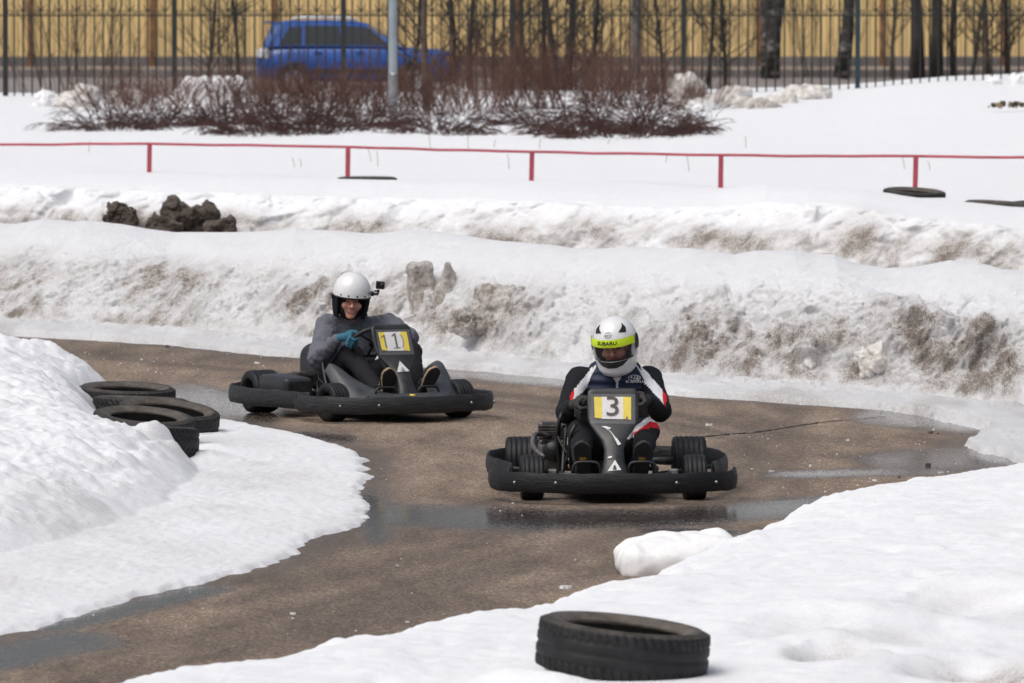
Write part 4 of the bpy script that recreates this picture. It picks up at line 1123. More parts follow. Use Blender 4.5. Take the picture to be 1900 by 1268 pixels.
put_tyre(ty_a, 1161, 1147, 27.6, 1.4, 6.3, 0, 'dusty black car tyre lying tilted on the snow in the foreground', dz=-0.02)
G = 'old tyres edging the inside of the bend'
put_tyre(ty_c, 236, 717, 47.4, 3.0, 2.0, 0, 'rearmost tyre of the row, half under the snow bank', G)
put_tyre(ty_b, 262, 738, 46.6, 0.0, 3.0, 40, 'tyre mostly hidden between the rearmost and the right-hand tyre', G)
put_tyre(ty_c, 315, 756, 45.3, 7.0, 7.0, 0, 'tyre standing out furthest to the right in the row', G)
put_tyre(ty_b, 268, 769, 43.9, 8.0, 1.0, 30, 'tyre with a wide dark opening in the middle of the row', G)
put_tyre(ty_b, 273, 791, 42.75, -5.0, 2.5, 0, 'nearest tyre of the row with heavy winter tread and snow against it', G)
G2 = 'tyres half buried beyond the second bank'
put_tyre(ty_b, 681, 329, 74.5, 0.0, 0, 0, 'tyre half buried at the foot of the second red post', G2)
put_tyre(ty_b, 1697, 353, 71.5, 4.0, 3, 0, 'tyre half buried at the foot of the fifth red post', G2)
put_tyre(ty_b, 1850, 375, 69.5, 1.0, 3, 0, 'tyre mostly under snow right of the fifth red post', G2)
put_tyre(ty_b, 1926, 375, 69.2, 2.0, -2, 0, 'tyre cut off by the right edge beyond the bank', G2)

# ------------------------------------------------------------------ loose snow blocks
def make_block_mat(name, white, dirt, bs=0.9):
    m, nt, b = new_mat(name)
    tc = nd(nt, 'ShaderNodeNewGeometry').outputs['Position']
    n = noise_tex(nt, tc, 11.0, 8, 0.78)
    nt.links.new(ramp(nt, n, [(0.38, dirt), (0.60, white)]), b.inputs['Base Color'])
    b.inputs['Roughness'].default_value = 0.8
    bump(nt, noise_tex(nt, tc, 34, 6, .75), b, bs, 0.025)
    return m
M_bl_clean = make_block_mat('block_snow', (0.89, 0.895, 0.90), (0.84, 0.84, 0.835), 0.3)
M_bl_mid = make_block_mat('block_dirty_snow', (0.70, 0.67, 0.64), (0.27, 0.215, 0.175))
M_bl_dark = make_block_mat('block_very_dirty_snow', (0.155, 0.122, 0.098), (0.055, 0.044, 0.037))
M_bl_tan = make_block_mat('block_tan_snow', (0.85, 0.835, 0.81), (0.56, 0.50, 0.44), 0.55)
def snow_block(name, label, c, half, rot, mat, seed, cat='snow block', grp=None, rough=0.16, h=None, rr=0.35, shape=None):
    M = Matrix.Rotation(R(rot[2]), 3, 'Z') @ Matrix.Rotation(R(rot[0]), 3, 'X') @ Matrix.Rotation(R(rot[1]), 3, 'Y')
    s = max(half); mn = min(half)
    h = h or s / 22
    def fn(X, Y, Z):
        d = rbox(X, Y, Z, (0, 0, 0), half, mn * rr, M)
        if shape is not None: d = shape(X, Y, Z, d)
        d = d + rough * mn * 1.4 * fbm(X / s, Y / s, Z / s, 1.4, 3, seed) + rough * 0.45 * mn * fbm(X / s, Y / s, Z / s, 5.0, 3, seed + 3)
        return d
    e = s * 1.65
    o = sdf_obj(name, fn, (-e, -e, -e), (e, e, e), h, mat)
    o.location = c
    return tag(o, label, cat, grp)
c = P(1240, 1062); c.z = 0.10
snow_block('snow_block', 'long smooth block of clean snow at the tip of the near bank', c + Vector((0.05, 0.0, -0.02)), (0.31, 0.20, 0.095), (6, -5, 10), M_bl_clean, 81, rough=0.26, rr=0.95, h=0.012)
c = PD(350, 420, 66.9)
def saddle(X, Y, Z, d):
    return smax(d, -(np.hypot(X - 0.04, (Z - 0.33)) - 0.17), 0.05)
snow_block('snow_block', 'dark brown lump of frozen slush with a notched top on the second bank', c, (0.24, 0.2, 0.24), (5, 8, 10), M_bl_dark, 82, grp=None, shape=saddle, rr=0.4, rough=0.34, h=0.009)
for (px, py, D, hf, rt, mt, lb, sd_) in [
        (305, 424, 66.5, (0.16, 0.14, 0.10), (0, 20, 0), M_bl_dark, 'dark dirty lump left of the notched brown lump', 111),
        (408, 424, 66.6, (0.15, 0.14, 0.08), (0, -15, 0), M_bl_dark, 'dark dirty lump right of the notched brown lump', 112),
        (222, 412, 67.3, (0.14, 0.14, 0.14), (0, 20, 0), M_bl_dark, 'dark lump half sunk in the second bank at far left', 113),
        (1605, 440, 63.6, (0.22, 0.16, 0.20), (-10, 4, 10), M_bl_mid, 'broad dirty slab in the second bank below the fifth red post', 114),
        (1105, 437, 65.2, (0.16, 0.14, 0.13), (-10, 8, 10), M_bl_mid, 'dirty slab in the second bank right of the third red post', 115),
        (1790, 470, 62.8, (0.2, 0.15, 0.13), (-10, -8, 10), M_bl_mid, 'dirty slab in the second bank near the right edge', 116),
        (783, 540, 54.62, (0.10, 0.10, 0.22), (-8, -4, 10), M_bl_mid, 'upright dirty snow slab behind the white helmet with camera', 83),
        (828, 552, 54.45, (0.13, 0.10, 0.26), (-5, 6, 30), M_bl_mid, 'tall pointed dirty snow slab right of the upright slab', 84),
        (932, 580, 53.65, (0.20, 0.14, 0.20), (-18, 3, -8), M_bl_mid, 'broad dirty snow block leaning on the bank between the karts', 85),
        (858, 600, 53.55, (0.09, 0.09, 0.08), (0, 20, 0), M_bl_mid, 'small round dirty snow lump below the pointed slab', 86),
        (1690, 630, 49.88, (0.22, 0.18, 0.13), (-20, 12, 20), M_bl_tan, 'large pale snow block in the bank at the right', 87),
        (1640, 665, 49.28, (0.15, 0.14, 0.10), (-15, -8, 40), M_bl_tan, 'pale snow block low in the bank at the right', 88),
        (1760, 620, 49.88, (0.15, 0.13, 0.12), (-10, 5, -20), M_bl_tan, 'rightmost pale snow block in the bank', 89),
        (1510, 668, 49.8, (0.09, 0.09, 0.06), (0, 0, 30), M_bl_tan, 'small pale snow lump low on the bank right of the front kart', 90),
        (28, 588, 58.7, (0.10, 0.10, 0.07), (0, 0, 0), M_bl_mid, 'small brown snow lump at the left edge of the bank foot', 91),
        (1290, 645, 51.1, (0.13, 0.12, 0.11), (0, 15, 0), M_bl_mid, 'dirty snow lump right of the white visored helmet', 92)]:
    shp = (lambda X, Y, Z, d: np.maximum(d, 0.9 * (np.abs(X - 0.01) + 0.42 * (Z - 0.20)) - 0.03)) if sd_ == 84 else None
    snow_block('snow_block', lb, PD(px, py, D), hf, rt, mt, sd_, grp='frozen snow blocks in the banks', rough=0.42 if sd_ > 85 else 0.28, rr=0.5, shape=shp)
for (px, py, D, hf, rt, mt, lb, sd_) in [
        (1276, 176, 102, (0.24, 0.25, 0.27), (0, 6, 10), M_bl_tan, 'largest whitish snow chunk in front of the fence', 93),
        (1330, 192, 102, (0.24, 0.2, 0.13), (0, 0, 20), M_bl_tan, 'snow chunk leaning right against the largest chunk', 94),
        (1392, 200, 101.5, (0.26, 0.2, 0.12), (0, 8, -10), M_bl_tan, 'flat brownish snow chunk second right of the largest chunk', 95),
        (1450, 192, 103, (0.22, 0.2, 0.13), (0, -6, 0), M_bl_tan, 'middle one of the snow chunks in the row by the fence', 96),
        (1512, 182, 104, (0.22, 0.2, 0.16), (0, 20, 0), M_bl_tan, 'pointed snow chunk left of the teal fence post', 97),
        (1365, 178, 104, (0.2, 0.2, 0.12), (0, 10, 50), M_bl_tan, 'snow chunk behind the flat brownish chunk', 98),
        (1422, 205, 101, (0.22, 0.2, 0.13), (0, 15, 30), M_bl_mid, 'brown snow chunk at the front of the chunk row', 108),
        (1300, 205, 101, (0.2, 0.2, 0.14), (10, 0, 30), M_bl_clean, 'white snow chunk at the foot of the largest chunk', 109),
        (1475, 178, 105, (0.2, 0.2, 0.12), (0, -15, 60), M_bl_tan, 'snow chunk behind the middle of the chunk row', 110),
        (85, 190, 104, (0.16, 0.16, 0.16), (0, 25, 0), M_bl_clean, 'small white snow peak at far left before the fence', 99),
        (145, 186, 104, (0.30, 0.25, 0.16), (0, -20, 0), M_bl_tan, 'dirty slanting snow chunk at far left before the fence', 100),
        (235, 190, 105, (0.28, 0.25, 0.16), (0, 10, 0), M_bl_tan, 'dirty snow chunk among the twigs left of second fence post', 101),
        (395, 186, 105, (0.52, 0.35, 0.30), (0, -8, 0), M_bl_clean, 'big white snow mound below the tail of the car', 102),
        (625, 185, 106, (0.3, 0.25, 0.13), (0, 5, 0), M_bl_clean, 'white snow mound among shrubs left of lamp pole', 103),
        (852, 185, 106, (0.22, 0.2, 0.17), (0, 12, 0), M_bl_clean, 'white snow mound among shrubs right of brown trunk', 104),
        (1090, 192, 106, (0.2, 0.2, 0.13), (0, 12, 0), M_bl_tan, 'snow chunk among shrubs below the slanting sapling', 107),
        (1845, 156, 106, (0.10, 0.1, 0.09), (0, 0, 0), M_bl_clean, 'small white snow lump on the crest at far right', 105),
        (1893, 152, 106, (0.16, 0.14, 0.12), (0, 0, 0), M_bl_clean, 'white snow lump at the right edge on the crest', 106)]:
    snow_block('snow_chunk', lb, PD(px, py, D), hf, rt, mt, sd_, grp='snow chunks before the fence', rough=0.5, rr=0.8, h=max(hf) / 15, cat='snow chunk')

# stones and dark leaves on the bare strip at the right of the field
m = MB()
for k in range(26):
    q = PD(rnd.uniform(1832, 1900), rnd.uniform(191, 199), 96.5); s_ = rnd.uniform(0.02, 0.05)
    m.box(q, (s_ * 1.6, s_, s_), Matrix.Rotation(rnd.uniform(0, 3), 3, 'Z') @ Matrix.Rotation(rnd.uniform(0, 1), 3, 'X'), mi=k % 2, bev=s_ * 0.2)
tag(m.build('dead_leaves', [simple('dead_leaf', (0.05, 0.04, 0.03), .9), simple('tan_leaf', (0.3, 0.24, 0.15), .9)]), 'dark debris in the snow at the right edge', 'debris', kind='stuff')

# crumbs of ice on the asphalt
m = MB()
iso = None
for k in range(230):
    if k < 120: px, py = rnd.uniform(150, 1750), rnd.uniform(640, 1180)
    elif k < 180: px, py = rnd.gauss(260, 130), rnd.gauss(675, 16)
    else: px, py = rnd.gauss(1600, 160), rnd.gauss(850, 45)
    q = P(px, py)
    if max(float(sdpoly(np.array([q.x]), np.array([q.y]), pl)[0]) for pl in (ISL, FR, FAR)) > -0.02: continue
    s_ = rnd.choice([0.003, 0.0035, 0.004, 0.006]) * (2.0 if rnd.random() < 0.06 else 1)
    m.box((q.x, q.y, s_ * 0.4), (s_ * rnd.uniform(1, 2.2), s_ * rnd.uniform(1, 2), s_), Matrix.Rotation(rnd.uniform(0, 3), 3, 'Z') @ Matrix.Rotation(rnd.uniform(-.3, .3), 3, 'X'))
for (px, py, s_) in [(287, 0, 0), (1315, 790, .02), (1052, 1092, .022), (1620, 893, .014), (545, 1140, .012), (478, 675, .018), (755, 1155, .008), (1430, 876, .012), (1746, 878, .012)]:
    if s_:
        q = P(px, py)
        for j in range(3): m.box((q.x + rnd.uniform(-s_, s_), q.y + rnd.uniform(-s_, s_), s_ * .3), (s_ * 1.4, s_, s_ * .7), Matrix.Rotation(rnd.uniform(0, 3), 3, 'Z'))
tag(m.build('ice_crumbs', M_bl_clean), 'small crumbs of ice scattered over the brown asphalt', 'ice', kind='stuff')
# dark pebbles
m = MB()
for (px, py, s_) in [(1722, 866, .022), (1727, 805, .018), (1668, 887, .01), (1515, 787, .01), (310, 645, .02), (1740, 806, .01)]:
    q = P(px, py); m.box((q.x, q.y, s_ * .4), (s_ * 1.4, s_ * 1.3, s_), Matrix.Rotation(s_ * 60, 3, 'Z'), bev=s_ * .25)
tag(m.build('pebbles', M_bl_dark), 'few dark pebbles on the asphalt at the right', 'pebbles', kind='stuff')
# the crack in the asphalt
pts = [(1302, 811), (1330, 809), (1362, 806), (1395, 804), (1430, 799), (1460, 794), (1480, 791), (1512, 786), (1545, 782), (1580, 780), (1620, 776), (1650, 773)]
m = MB(); L, Rr_ = [], []
fine_pts = []
for (a, b), (c_, d_) in zip(pts[:-1], pts[1:]):
    for k in range(5): fine_pts.append((a + (c_ - a) * k / 5, b + (d_ - b) * k / 5 + rnd.uniform(-0.6, 0.6)))
for i, (a, b) in enumerate(fine_pts):
    q = P(a, b); w = rnd.uniform(0.015, 0.045) * (1 - 0.6 * i / len(fine_pts))
    L.append((q.x, q.y - w, 0.004)); Rr_.append((q.x, q.y + w, 0.004))
n = len(L); m.add(L + Rr_, [(i, i + 1, n + i + 1, n + i) for i in range(n - 1)])
m.build('crack', simple('crack_filler', (0.018, 0.015, 0.014), 0.8), TRACK)
# ------------------------------------------------------------------ karts (forward is -y, x to the photo's right)
def make_bumper_mat(k=1.0):
    m, nt, b = new_mat('scuffed_bumper')
    tc = nd(nt, 'ShaderNodeTexCoord').outputs['Object']
    mp = nd(nt, 'ShaderNodeMapping'); mp.inputs['Scale'].default_value = (1.2, 1.2, 6.0); nt.links.new(tc, mp.inputs['Vector'])
    n = noise_tex(nt, mp.outputs[0], 9, 6, 0.65); n2 = noise_tex(nt, mp.outputs[0], 40, 4, 0.6)
    c = ramp(nt, n, [(0.3, (0.007 * k, 0.007 * k, 0.008 * k)), (0.6, (0.013 * k, 0.0135 * k, 0.015 * k)), (0.85, (0.035 * k, 0.035 * k, 0.037 * k))])
    nt.links.new(c, b.inputs['Base Color'])
    nt.links.new(ramp(nt, n2, [(0.3, (0.38,) * 3), (0.7, (0.62,) * 3)]), b.inputs['Roughness'])
    b.inputs['Specular IOR Level'].default_value = 0.3
    bump(nt, mth(nt, 'ADD', n, mth(nt, 'MULTIPLY', n2, 0.4)), b, 0.42, 0.02)
    return m
M_bump3 = make_bumper_mat(); M_bump1 = make_bumper_mat(2.3)
M_kfair = simple('grey_fairing_plastic', (0.020, 0.021, 0.0235), 0.42, var=0.3, scale=12, bstr=0.12, bscale=50, dust=(0.10, 0.095, 0.09), dust_amt=0.3)
M_kfair_l = simple('faded_fairing_plastic', (0.042, 0.046, 0.053), 0.42, var=0.25, scale=10, bstr=0.12, bscale=50, dust=(0.16, 0.155, 0.15), dust_amt=0.3)
M_steel = simple('dark_steel', (0.035, 0.035, 0.037), 0.45, metal=0.5, var=0.3, scale=20)
M_steel_l = simple('worn_steel', (0.32, 0.31, 0.30), 0.4, metal=0.8, var=0.4, scale=30)
M_paper = simple('white_paper', (0.80, 0.79, 0.77), 0.35, var=0.06, scale=20)
M_yellow = simple('yellow_tape', (0.86, 0.66, 0.02), 0.35, var=0.10, scale=20)
M_digit = simple('number_ink', (0.085, 0.065, 0.06), 0.5, var=0.15)
M_white = simple('white_sticker', (0.78, 0.78, 0.77), 0.4, var=0.1, scale=40, dust=(0.3, 0.29, 0.27), dust_amt=0.4)
M_kseat = simple('seat_plastic', (0.018, 0.018, 0.02), 0.45)
M_ktyre = simple('kart_tyre', (0.011, 0.012, 0.014), 0.55, var=0.35, scale=18, dust=(0.06, 0.056, 0.05), dust_amt=0.35, spec=.3, bstr=0.2, bscale=60)
M_engine = simple('engine_metal', (0.14, 0.135, 0.13), 0.5, metal=0.5, var=0.5, scale=18, dust=(0.10, 0.06, 0.03), dust_amt=0.5)
def make_tape():
    m, nt, b = new_mat('clear_tape')
    b.inputs['Base Color'].default_value = (0.9, 0.92, 0.95, 1); b.inputs['Roughness'].default_value = 0.15
    b.inputs['Alpha'].default_value = 0.05
    bump(nt, noise_tex(nt, nd(nt, 'ShaderNodeTexCoord').outputs['Object'], 30, 3), b, 0.3, 0.004)
    return m
M_tape = make_tape()

def text_mesh(txt, size=1.0, depth=0.0, shear=0.0, width=1.0, bold=0.0):
    cu = bpy.data.curves.new('txt', 'FONT'); cu.body = txt; cu.size = size; cu.align_x = 'CENTER'; cu.align_y = 'CENTER'
    cu.extrude = depth; cu.shear = shear; cu.offset = bold; cu.resolution_u = 4
    o = bpy.data.objects.new('txt', cu); COL.objects.link(o)
    dg = bpy.context.evaluated_depsgraph_get()
    me = bpy.data.meshes.new_from_object(o.evaluated_get(dg))
    bpy.data.objects.remove(o); bpy.data.curves.remove(cu)
    for v in me.vertices: v.co.x *= width
    return me
def catmull(pts, n=8, closed=False):
    pts = [Vector(p) for p in pts]; out = []; k = len(pts)
    for i in range(k if closed else k - 1):
        p0 = pts[(i - 1) % k] if closed or i > 0 else pts[0] * 2 - pts[1]
        p1, p2 = pts[i], pts[(i + 1) % k]
        p3 = pts[(i + 2) % k] if closed or i + 2 < k else p2 * 2 - p1
        for j in range(n):
            t = j / n
            out.append(0.5 * ((2 * p1) + (-p0 + p2) * t + (2 * p0 - 5 * p1 + 4 * p2 - p3) * t * t + (-p0 + 3 * p1 - 3 * p2 + p3) * t ** 3))
    if not closed: out.append(pts[-1])
    return out
def band(pts, z0, z1, th, closed=False, bulge=0.008, wob=0.0):
    """an upright strip swept along a plan curve"""
    pts = catmull([(x, y, 0) for x, y in pts], 8, closed); k = len(pts); rings = []
    for i, p in enumerate(pts):
        a = pts[i - 1] if i > 0 else p; b = pts[i + 1] if i < k - 1 else p
        t = (b - a).normalized(); n = Vector((t.y, -t.x, 0))
        s = 0
        prof = [(0.0, z0 + .006), (0.006, z0), (th - .006, z0), (th, z0 + .006), (th + bulge, (z0 * .7 + z1 * .3)), (th + bulge, (z0 * .35 + z1 * .65)), (th, z1 - .006), (th - .006, z1), (0.006, z1), (0.0, z1 - .006)]
        dz = wob * math.sin(i * 0.35) + wob * 0.6 * math.sin(i * 0.9 + 1)
        rings.append([p + n * (o + 0.4 * dz) + Vector((0, 0, z + dz)) for o, z in prof])
    return rings
def kart(name, loc, yaw, digit, label, bodied, steer=0.0):
    K = empty(name, loc, R(yaw)); tag(K, label, 'go-kart', None)
    M_bump = M_bump1 if bodied else M_bump3
    # --- bumpers
    half = [(0.62, -0.31), (0.675, -0.44), (0.665, -0.62), (0.59, -0.78), (0.45, -0.895), (0.24, -0.96), (0.0, -0.98)]
    if bodied: half = [(x * .955, y) for x, y in half]
    fpts = [(-x, y) for x, y in half] + half[:-1][::-1]
    if not bodied: fpts = fpts[1:-1]
    fb = MB().loft(band(fpts, 0.066, 0.177, 0.014, wob=0.0025)).build('front_bumper', M_bump, K)
    halfr = [(0.555, -0.40), (0.575, -0.24), (0.625, -0.04), (0.665, 0.22), (0.668, 0.50), (0.625, 0.76), (0.50, 0.94), (0.27, 1.02), (0.0, 1.03)]
    if bodied: halfr = [(x, y * (.90 if y > 0 else 1)) for x, y in halfr]
    rpts = halfr + [(-x, y) for x, y in halfr[:-1][::-1]]
    MB().loft(band(rpts, 0.068 if bodied else .085, 0.184 if bodied else .195, 0.012, wob=0.002)).build('rear_bumper', M_bump, K)
    if bodied:
        for sx in (-1, 1):
            br = MB().box((sx * 0.612, -0.315, 0.125), (0.03, 0.09, 0.10), Matrix.Rotation(sx * 0.35, 3, 'Z'), bev=0.006)
            br.build('bumper_bracket', M_steel, K)
    bolt = MB().lathe([(0.0, 0.006), (0.006, 0.005), (0.0095, 0.0)], 10, 'y').mesh('bolt', M_steel_l)
    for x, y, z in ((-0.335, -0.949, 0.125), (0.335, -0.949, 0.125), (-0.56, -0.835, 0.12), (0.56, -0.835, 0.12)):
        o = link(bpy.data.objects.new('bolt', bolt), K); o.location = (x, y - 0.026, z); o.rotation_euler = (R(180), 0, R(0))
    # --- wheels
    def wheel(x, y, r, w, ang=0.0):
        W = empty('wheel', (x, y, r), R(ang), K)
        hw = w / 2
        prof = [(r * .52, -hw * .80), (r * .62, -hw * .98), (r * .80, -hw), (r * .94, -hw * .94), (r * .985, -hw * .80)]
        for s_ in np.linspace(-0.62, 0.62, 5 if w > .15 else 4):
            g_ = 0.0032
            prof += [(r, hw * s_ - 0.007), (r - g_, hw * s_ - 0.004), (r - g_, hw * s_ + 0.004), (r, hw * s_ + 0.007)]
        prof += [(r * .985, hw * .80), (r * .94, hw * .94), (r * .80, hw), (r * .62, hw * .98), (r * .52, hw * .80)]
        MB().lathe(prof, 40, 'x').build('tyre', M_ktyre, W)
        rim = MB().lathe([(r * .54, -hw * .82), (r * .50, -hw * .60), (r * .46, -hw * .3), (r * .46, hw * .3), (r * .50, hw * .60), (r * .54, hw * .82)], 24, 'x')
        rim.lathe([(0.0, -hw * .35), (r * .47, -hw * .30)], 24, 'x').lathe([(0.0, hw * .35), (r * .47, hw * .30)], 24, 'x')
        rim.lathe([(0.0, hw * .62), (.022, hw * .60), (.026, hw * .3)], 12, 'x').lathe([(0.0, -hw * .62), (.022, -hw * .60), (.026, -hw * .3)], 12, 'x')
        rim.build('rim', M_steel, W)
        for a in range(3):
            o = MB().lathe([(0, hw * .45), (.007, hw * .43), (.008, hw * .33)], 8, 'x').build('wheel_nut', M_steel_l, W)
            o.location = (0, 0.038 * math.cos(a * 2.094), 0.038 * math.sin(a * 2.094))
    for sx in (-1, 1):
        wheel(sx * 0.455, -0.53, 0.126, 0.130, steer)
        wheel(sx * 0.478, 0.53, 0.142, 0.195)
    # --- chassis
    fr = MB()
    for sx in (-1, 1):
        fr.tube(catmull([(sx * 0.16, -0.86, .085), (sx * 0.24, -0.78, .085), (sx * 0.27, -0.45, .075), (sx * 0.26, 0.1, .075), (sx * 0.30, 0.72, .085)], 5), 0.016, 8)
        fr.tube([(sx * 0.27, -0.45, .08), (sx * 0.40, -0.53, .12)], 0.018, 8)
        fr.tube([(sx * 0.27, -0.18, .08), (sx * 0.60, -0.22, .11)], 0.012, 8)
        fr.tube([(sx * 0.29, 0.35, .08), (sx * 0.655, 0.33, .13)], 0.012, 8)
        fr.tube([(sx * 0.20, -0.80, .09), (sx * 0.33, -0.935, .12)], 0.012, 8)
        fr.tube([(sx * 0.20, -0.80, .09), (sx * 0.46, -0.70, .145), (sx * 0.60, -0.70, .14)], 0.011, 8)
    fr.tube([(-0.27, -0.45, .075), (0.27, -0.45, .075)], 0.014, 8).tube([(-0.26, 0.1, .075), (0.26, 0.1, .075)], 0.014, 8).tube([(-0.30, 0.70, .085), (0.30, 0.70, .085)], 0.014, 8)
    fr.tube([(-0.16, -0.86, .085), (0.16, -0.86, .085)], 0.014, 8)
    fr.tube([(-0.22, 0.70, .09), (-0.30, 0.98, .13)], 0.012, 8).tube([(0.22, 0.70, .09), (0.30, 0.98, .13)], 0.012, 8)
    fr.build('frame', M_steel, K)
    fp = MB(); fp.prism([(-.15, -.85), (.15, -.85), (.26, -.45), (.25, .1), (-.25, .1), (-.26, -.45)], 0.055, 0.062, 'z'); fp.build('floor_pan', M_steel, K)
    MB().tube([(-0.56, 0.53, .142), (0.56, 0.53, .142)], 0.02, 10).build('rear_axle', M_steel_l, K)
    ax = MB()
    for sx in (-1, 1):
        ax.tube([(sx * .30, -.53, .126), (sx * .41, -.53, .126)], 0.012, 8).box((sx * .34, -.53, .126), (.05, .05, .09), bev=.008)
        ax.tube([(sx * .33, -.45, .12), (sx * .03, -.36, .13)], 0.007, 6)
    ax.build('steering_linkage', M_steel_l, K)
    # --- engine on the photo's left
    E = empty('engine', (-0.31, 0.36, 0.10), 0, K)
    if bodied: E.scale = (.8, .8, .62); E.location.x = -.27
    MB().box((0, 0, .08), (.17, .20, .16), bev=.02).build('crankcase', M_engine, E)
    e2 = MB()
    for k_ in range(6): e2.box((-0.01, -0.02, .18 + k_ * .016), (.15, .16, .007))
    e2.box((-.01, -.02, .22), (.10, .11, .12)); e2.build('cooling_fins', M_engine, E)
    MB().lathe([(0, .0), (.055, .0), (.06, .02), (.06, .06), (0, .07)], 18, 'y', (0.0, -0.19, .12)).build('air_filter', M_steel, E)
    MB().tube(catmull([(-.02, -.10, .2), (-.10, -.18, .22), (-.12, -.30, .16), (-.06, -.42, .10)], 5), 0.016, 8).build('exhaust', M_engine, E)
    MB().tube(catmull([(0.03, -.1, .24), (0.06, -.22, .27), (0.02, -.33, .22), (.07, -.42, .12)], 5), 0.007, 6).build('fuel_hose', M_blackp, E)
    MB().lathe([(0, -.008), (.075, -.008), (.08, 0), (.075, .008), (0, .008)], 20, 'x', (0.17, 0.17, .045)).build('sprocket', M_steel_l, E)
    # --- seat
    def seat_fn(X, Y, Z):
        o = smax(rbox(X, Y, Z, (0, .36, .25), (.215, .20, .21), .10), -(Z - .06), .02)
        M = Matrix.Rotation(R(14), 3, 'X')
        i = ell(X, Y, Z, (0, .30, .33), (.185, .19, .26), M)
        return smax(smax(o, -i, .02), (Z - .30) - (Y - .2) * 0.75, .03)
    sdf_obj('seat', seat_fn, (-.26, .1, .02), (.26, .62, .52), .016, M_kseat, K)
    MB().tube([(-.225, .18, .22), (-.27, .1, .08)], .01, 6).build('seat_stay', M_steel, K)
    MB().tube([(.225, .18, .22), (.27, .1, .08)], .01, 6).build('seat_stay', M_steel, K)
    MB().tube(catmull([(-.225, .12, .42), (-.25, .04, .30), (-.27, -.1, .10)], 5), .012, 8).build('side_stay', M_steel, K)
    # --- steering
    SWc = Vector((0, -0.20, 0.50)); tilt = R(-48)
    S_ = empty('steering_wheel', SWc, 0, K); S_.rotation_euler = (tilt, 0, 0)
    # wheel plane normal points back and up towards the driver
    ring = [(0.155 * math.cos(a), 0.12 * math.sin(a) if math.sin(a) < 0 else 0.135 * math.sin(a), 0) for a in np.linspace(0, 2 * math.pi, 40, endpoint=False)]
    MB().tube(ring, 0.014, 8, closed=True).build('rim', M_blackp, S_)
    sp = MB()
    for a in (90, 210, 330): sp.tube([(0, 0, -.02), (.14 * math.cos(R(a)), .125 * math.sin(R(a)), 0)], .009, 6)
    sp.lathe([(0, 0.0), (.035, -.005), (.04, -.02), (0, -.03)], 14).build('spokes', M_steel, S_)
    MB().tube([(0, -0.20, 0.485), (0, -0.52, 0.20), (0, -0.60, 0.12)], 0.012, 8).build('steering_column', M_steel, K)
    # --- front panel
    F = empty('front_panel', (0, 0, 0), 0, K)
    sec = [(.095, -.735, .150, .05), (.165, -.715, .150, .065), (.225, -.675, .118, .06), (.285, -.630, .108, .055), (.335, -.592, .135, .05), (.385, -.556, .215, .045), (.425, -.530, .268, .04), (.455, -.514, .282, .036), (.545, -.474, .288, .032), (.600, -.452, .280, .030), (.618, -.446, .245, .024)]
    rings = []
    for z, y, w, t in sec:
        r_ = []
        for a in np.linspace(0, 2 * math.pi, 24, endpoint=False):
            c, s = math.cos(a), math.sin(a); e = .38
            # the front face is slightly crowned
            px_ = w / 2 * math.copysign(abs(c) ** e, c); py_ = t / 2 * math.copysign(abs(s) ** e, s)
            crown = (0.35 * t * (1 - (2 * px_ / w) ** 2) if z < .40 else 0) if s < 0 else 0
            r_.append((px_, y + py_ - crown, z))
        rings.append(r_)
    MB().loft(rings).build('shell', M_kfair, F)
    # a frame of axes on the panel's front face
    P0 = Vector((0, -.474 - .019, .545)); P1 = Vector((0, -.514 - .021, .455))
    up = (P0 - P1).normalized(); rt = Vector((1, 0, 0)); nm = rt.cross(up)       # nm points to the front
    Mx = Matrix((rt, up, nm)).transposed()
    def panel(u, v, o): return (P0 + P1) / 2 + rt * u + up * (v + .012) + nm * o
    def plate(nme, quad, mat, o, th=.001):
        m = MB(); n = len(quad)
        m.add([panel(u, v, o) for u, v in quad] + [panel(u, v, o - th) for u, v in quad], [tuple(range(n)), tuple(range(n, 2 * n))[::-1]] + [(i, (i + 1) % n, n + (i + 1) % n, n + i) for i in range(n)], 0, False)
        return m.build(nme, mat, F)
    plate('number_card', [(-.066, -.066), (.062, -.068), (.062, .066), (-.066, .066)], M_paper, .0042)
    plate('yellow_tape', [(-.103, -.060), (-.062, -.064), (-.062, .064), (-.106, .066)], M_yellow, .0052)
    plate('yellow_tape', [(.056, -.066), (.100, -.072), (.102, .064), (.056, .066)], M_yellow, .0052)
    plate('clear_tape', [(-.128, -.095), (.122, -.098), (.125, .080), (-.122, .082)], M_tape, .0075, .0003)
    if digit == '3':
        me = text_mesh('3', .165, 0.0004, width=1.15)
        me.materials.clear(); me.materials.append(M_digit)
        o = link(bpy.data.objects.new('number', me), F); o.matrix_local = Matrix.Translation(panel(-.002, 0.002, .0092)) @ Mx.to_4x4()
        sm = [(-.03, -.03), (-.012, -.018), (-.008, -.036), (-.018, -.05), (-.03, -.046)]
        plate('tape_wear', [(.086 + a * .5, -.03 + b) for a, b in sm], M_digit, .0058, .0002)
    else:
        plate('number', [(-.012, -.046), (-.012, -.052), (.034, -.052), (.034, -.045), (.018, -.045), (.018, .054), (.006, .054), (-.014, .040), (-.014, .031), (.005, .040), (.005, -.045)][::-1], M_digit, .0062)
        plate('old_number', [(-.072, -.046), (-.062, -.046), (-.062, .046), (-.070, .046), (-.092, .030), (-.092, .022), (-.072, .034)], M_digit, .0058, .0002)
        arc = [(.050 + .020 * math.cos(a) , .046 * math.sin(a)) for a in np.linspace(-1.4, 1.4, 9)] + [(.042 + .018 * math.cos(a), .044 * math.sin(a)) for a in np.linspace(1.4, -1.4, 9)]
        plate('old_number', arc[::-1], simple('faded_ink', (.30, .28, .27), .5), .0060, .0002)
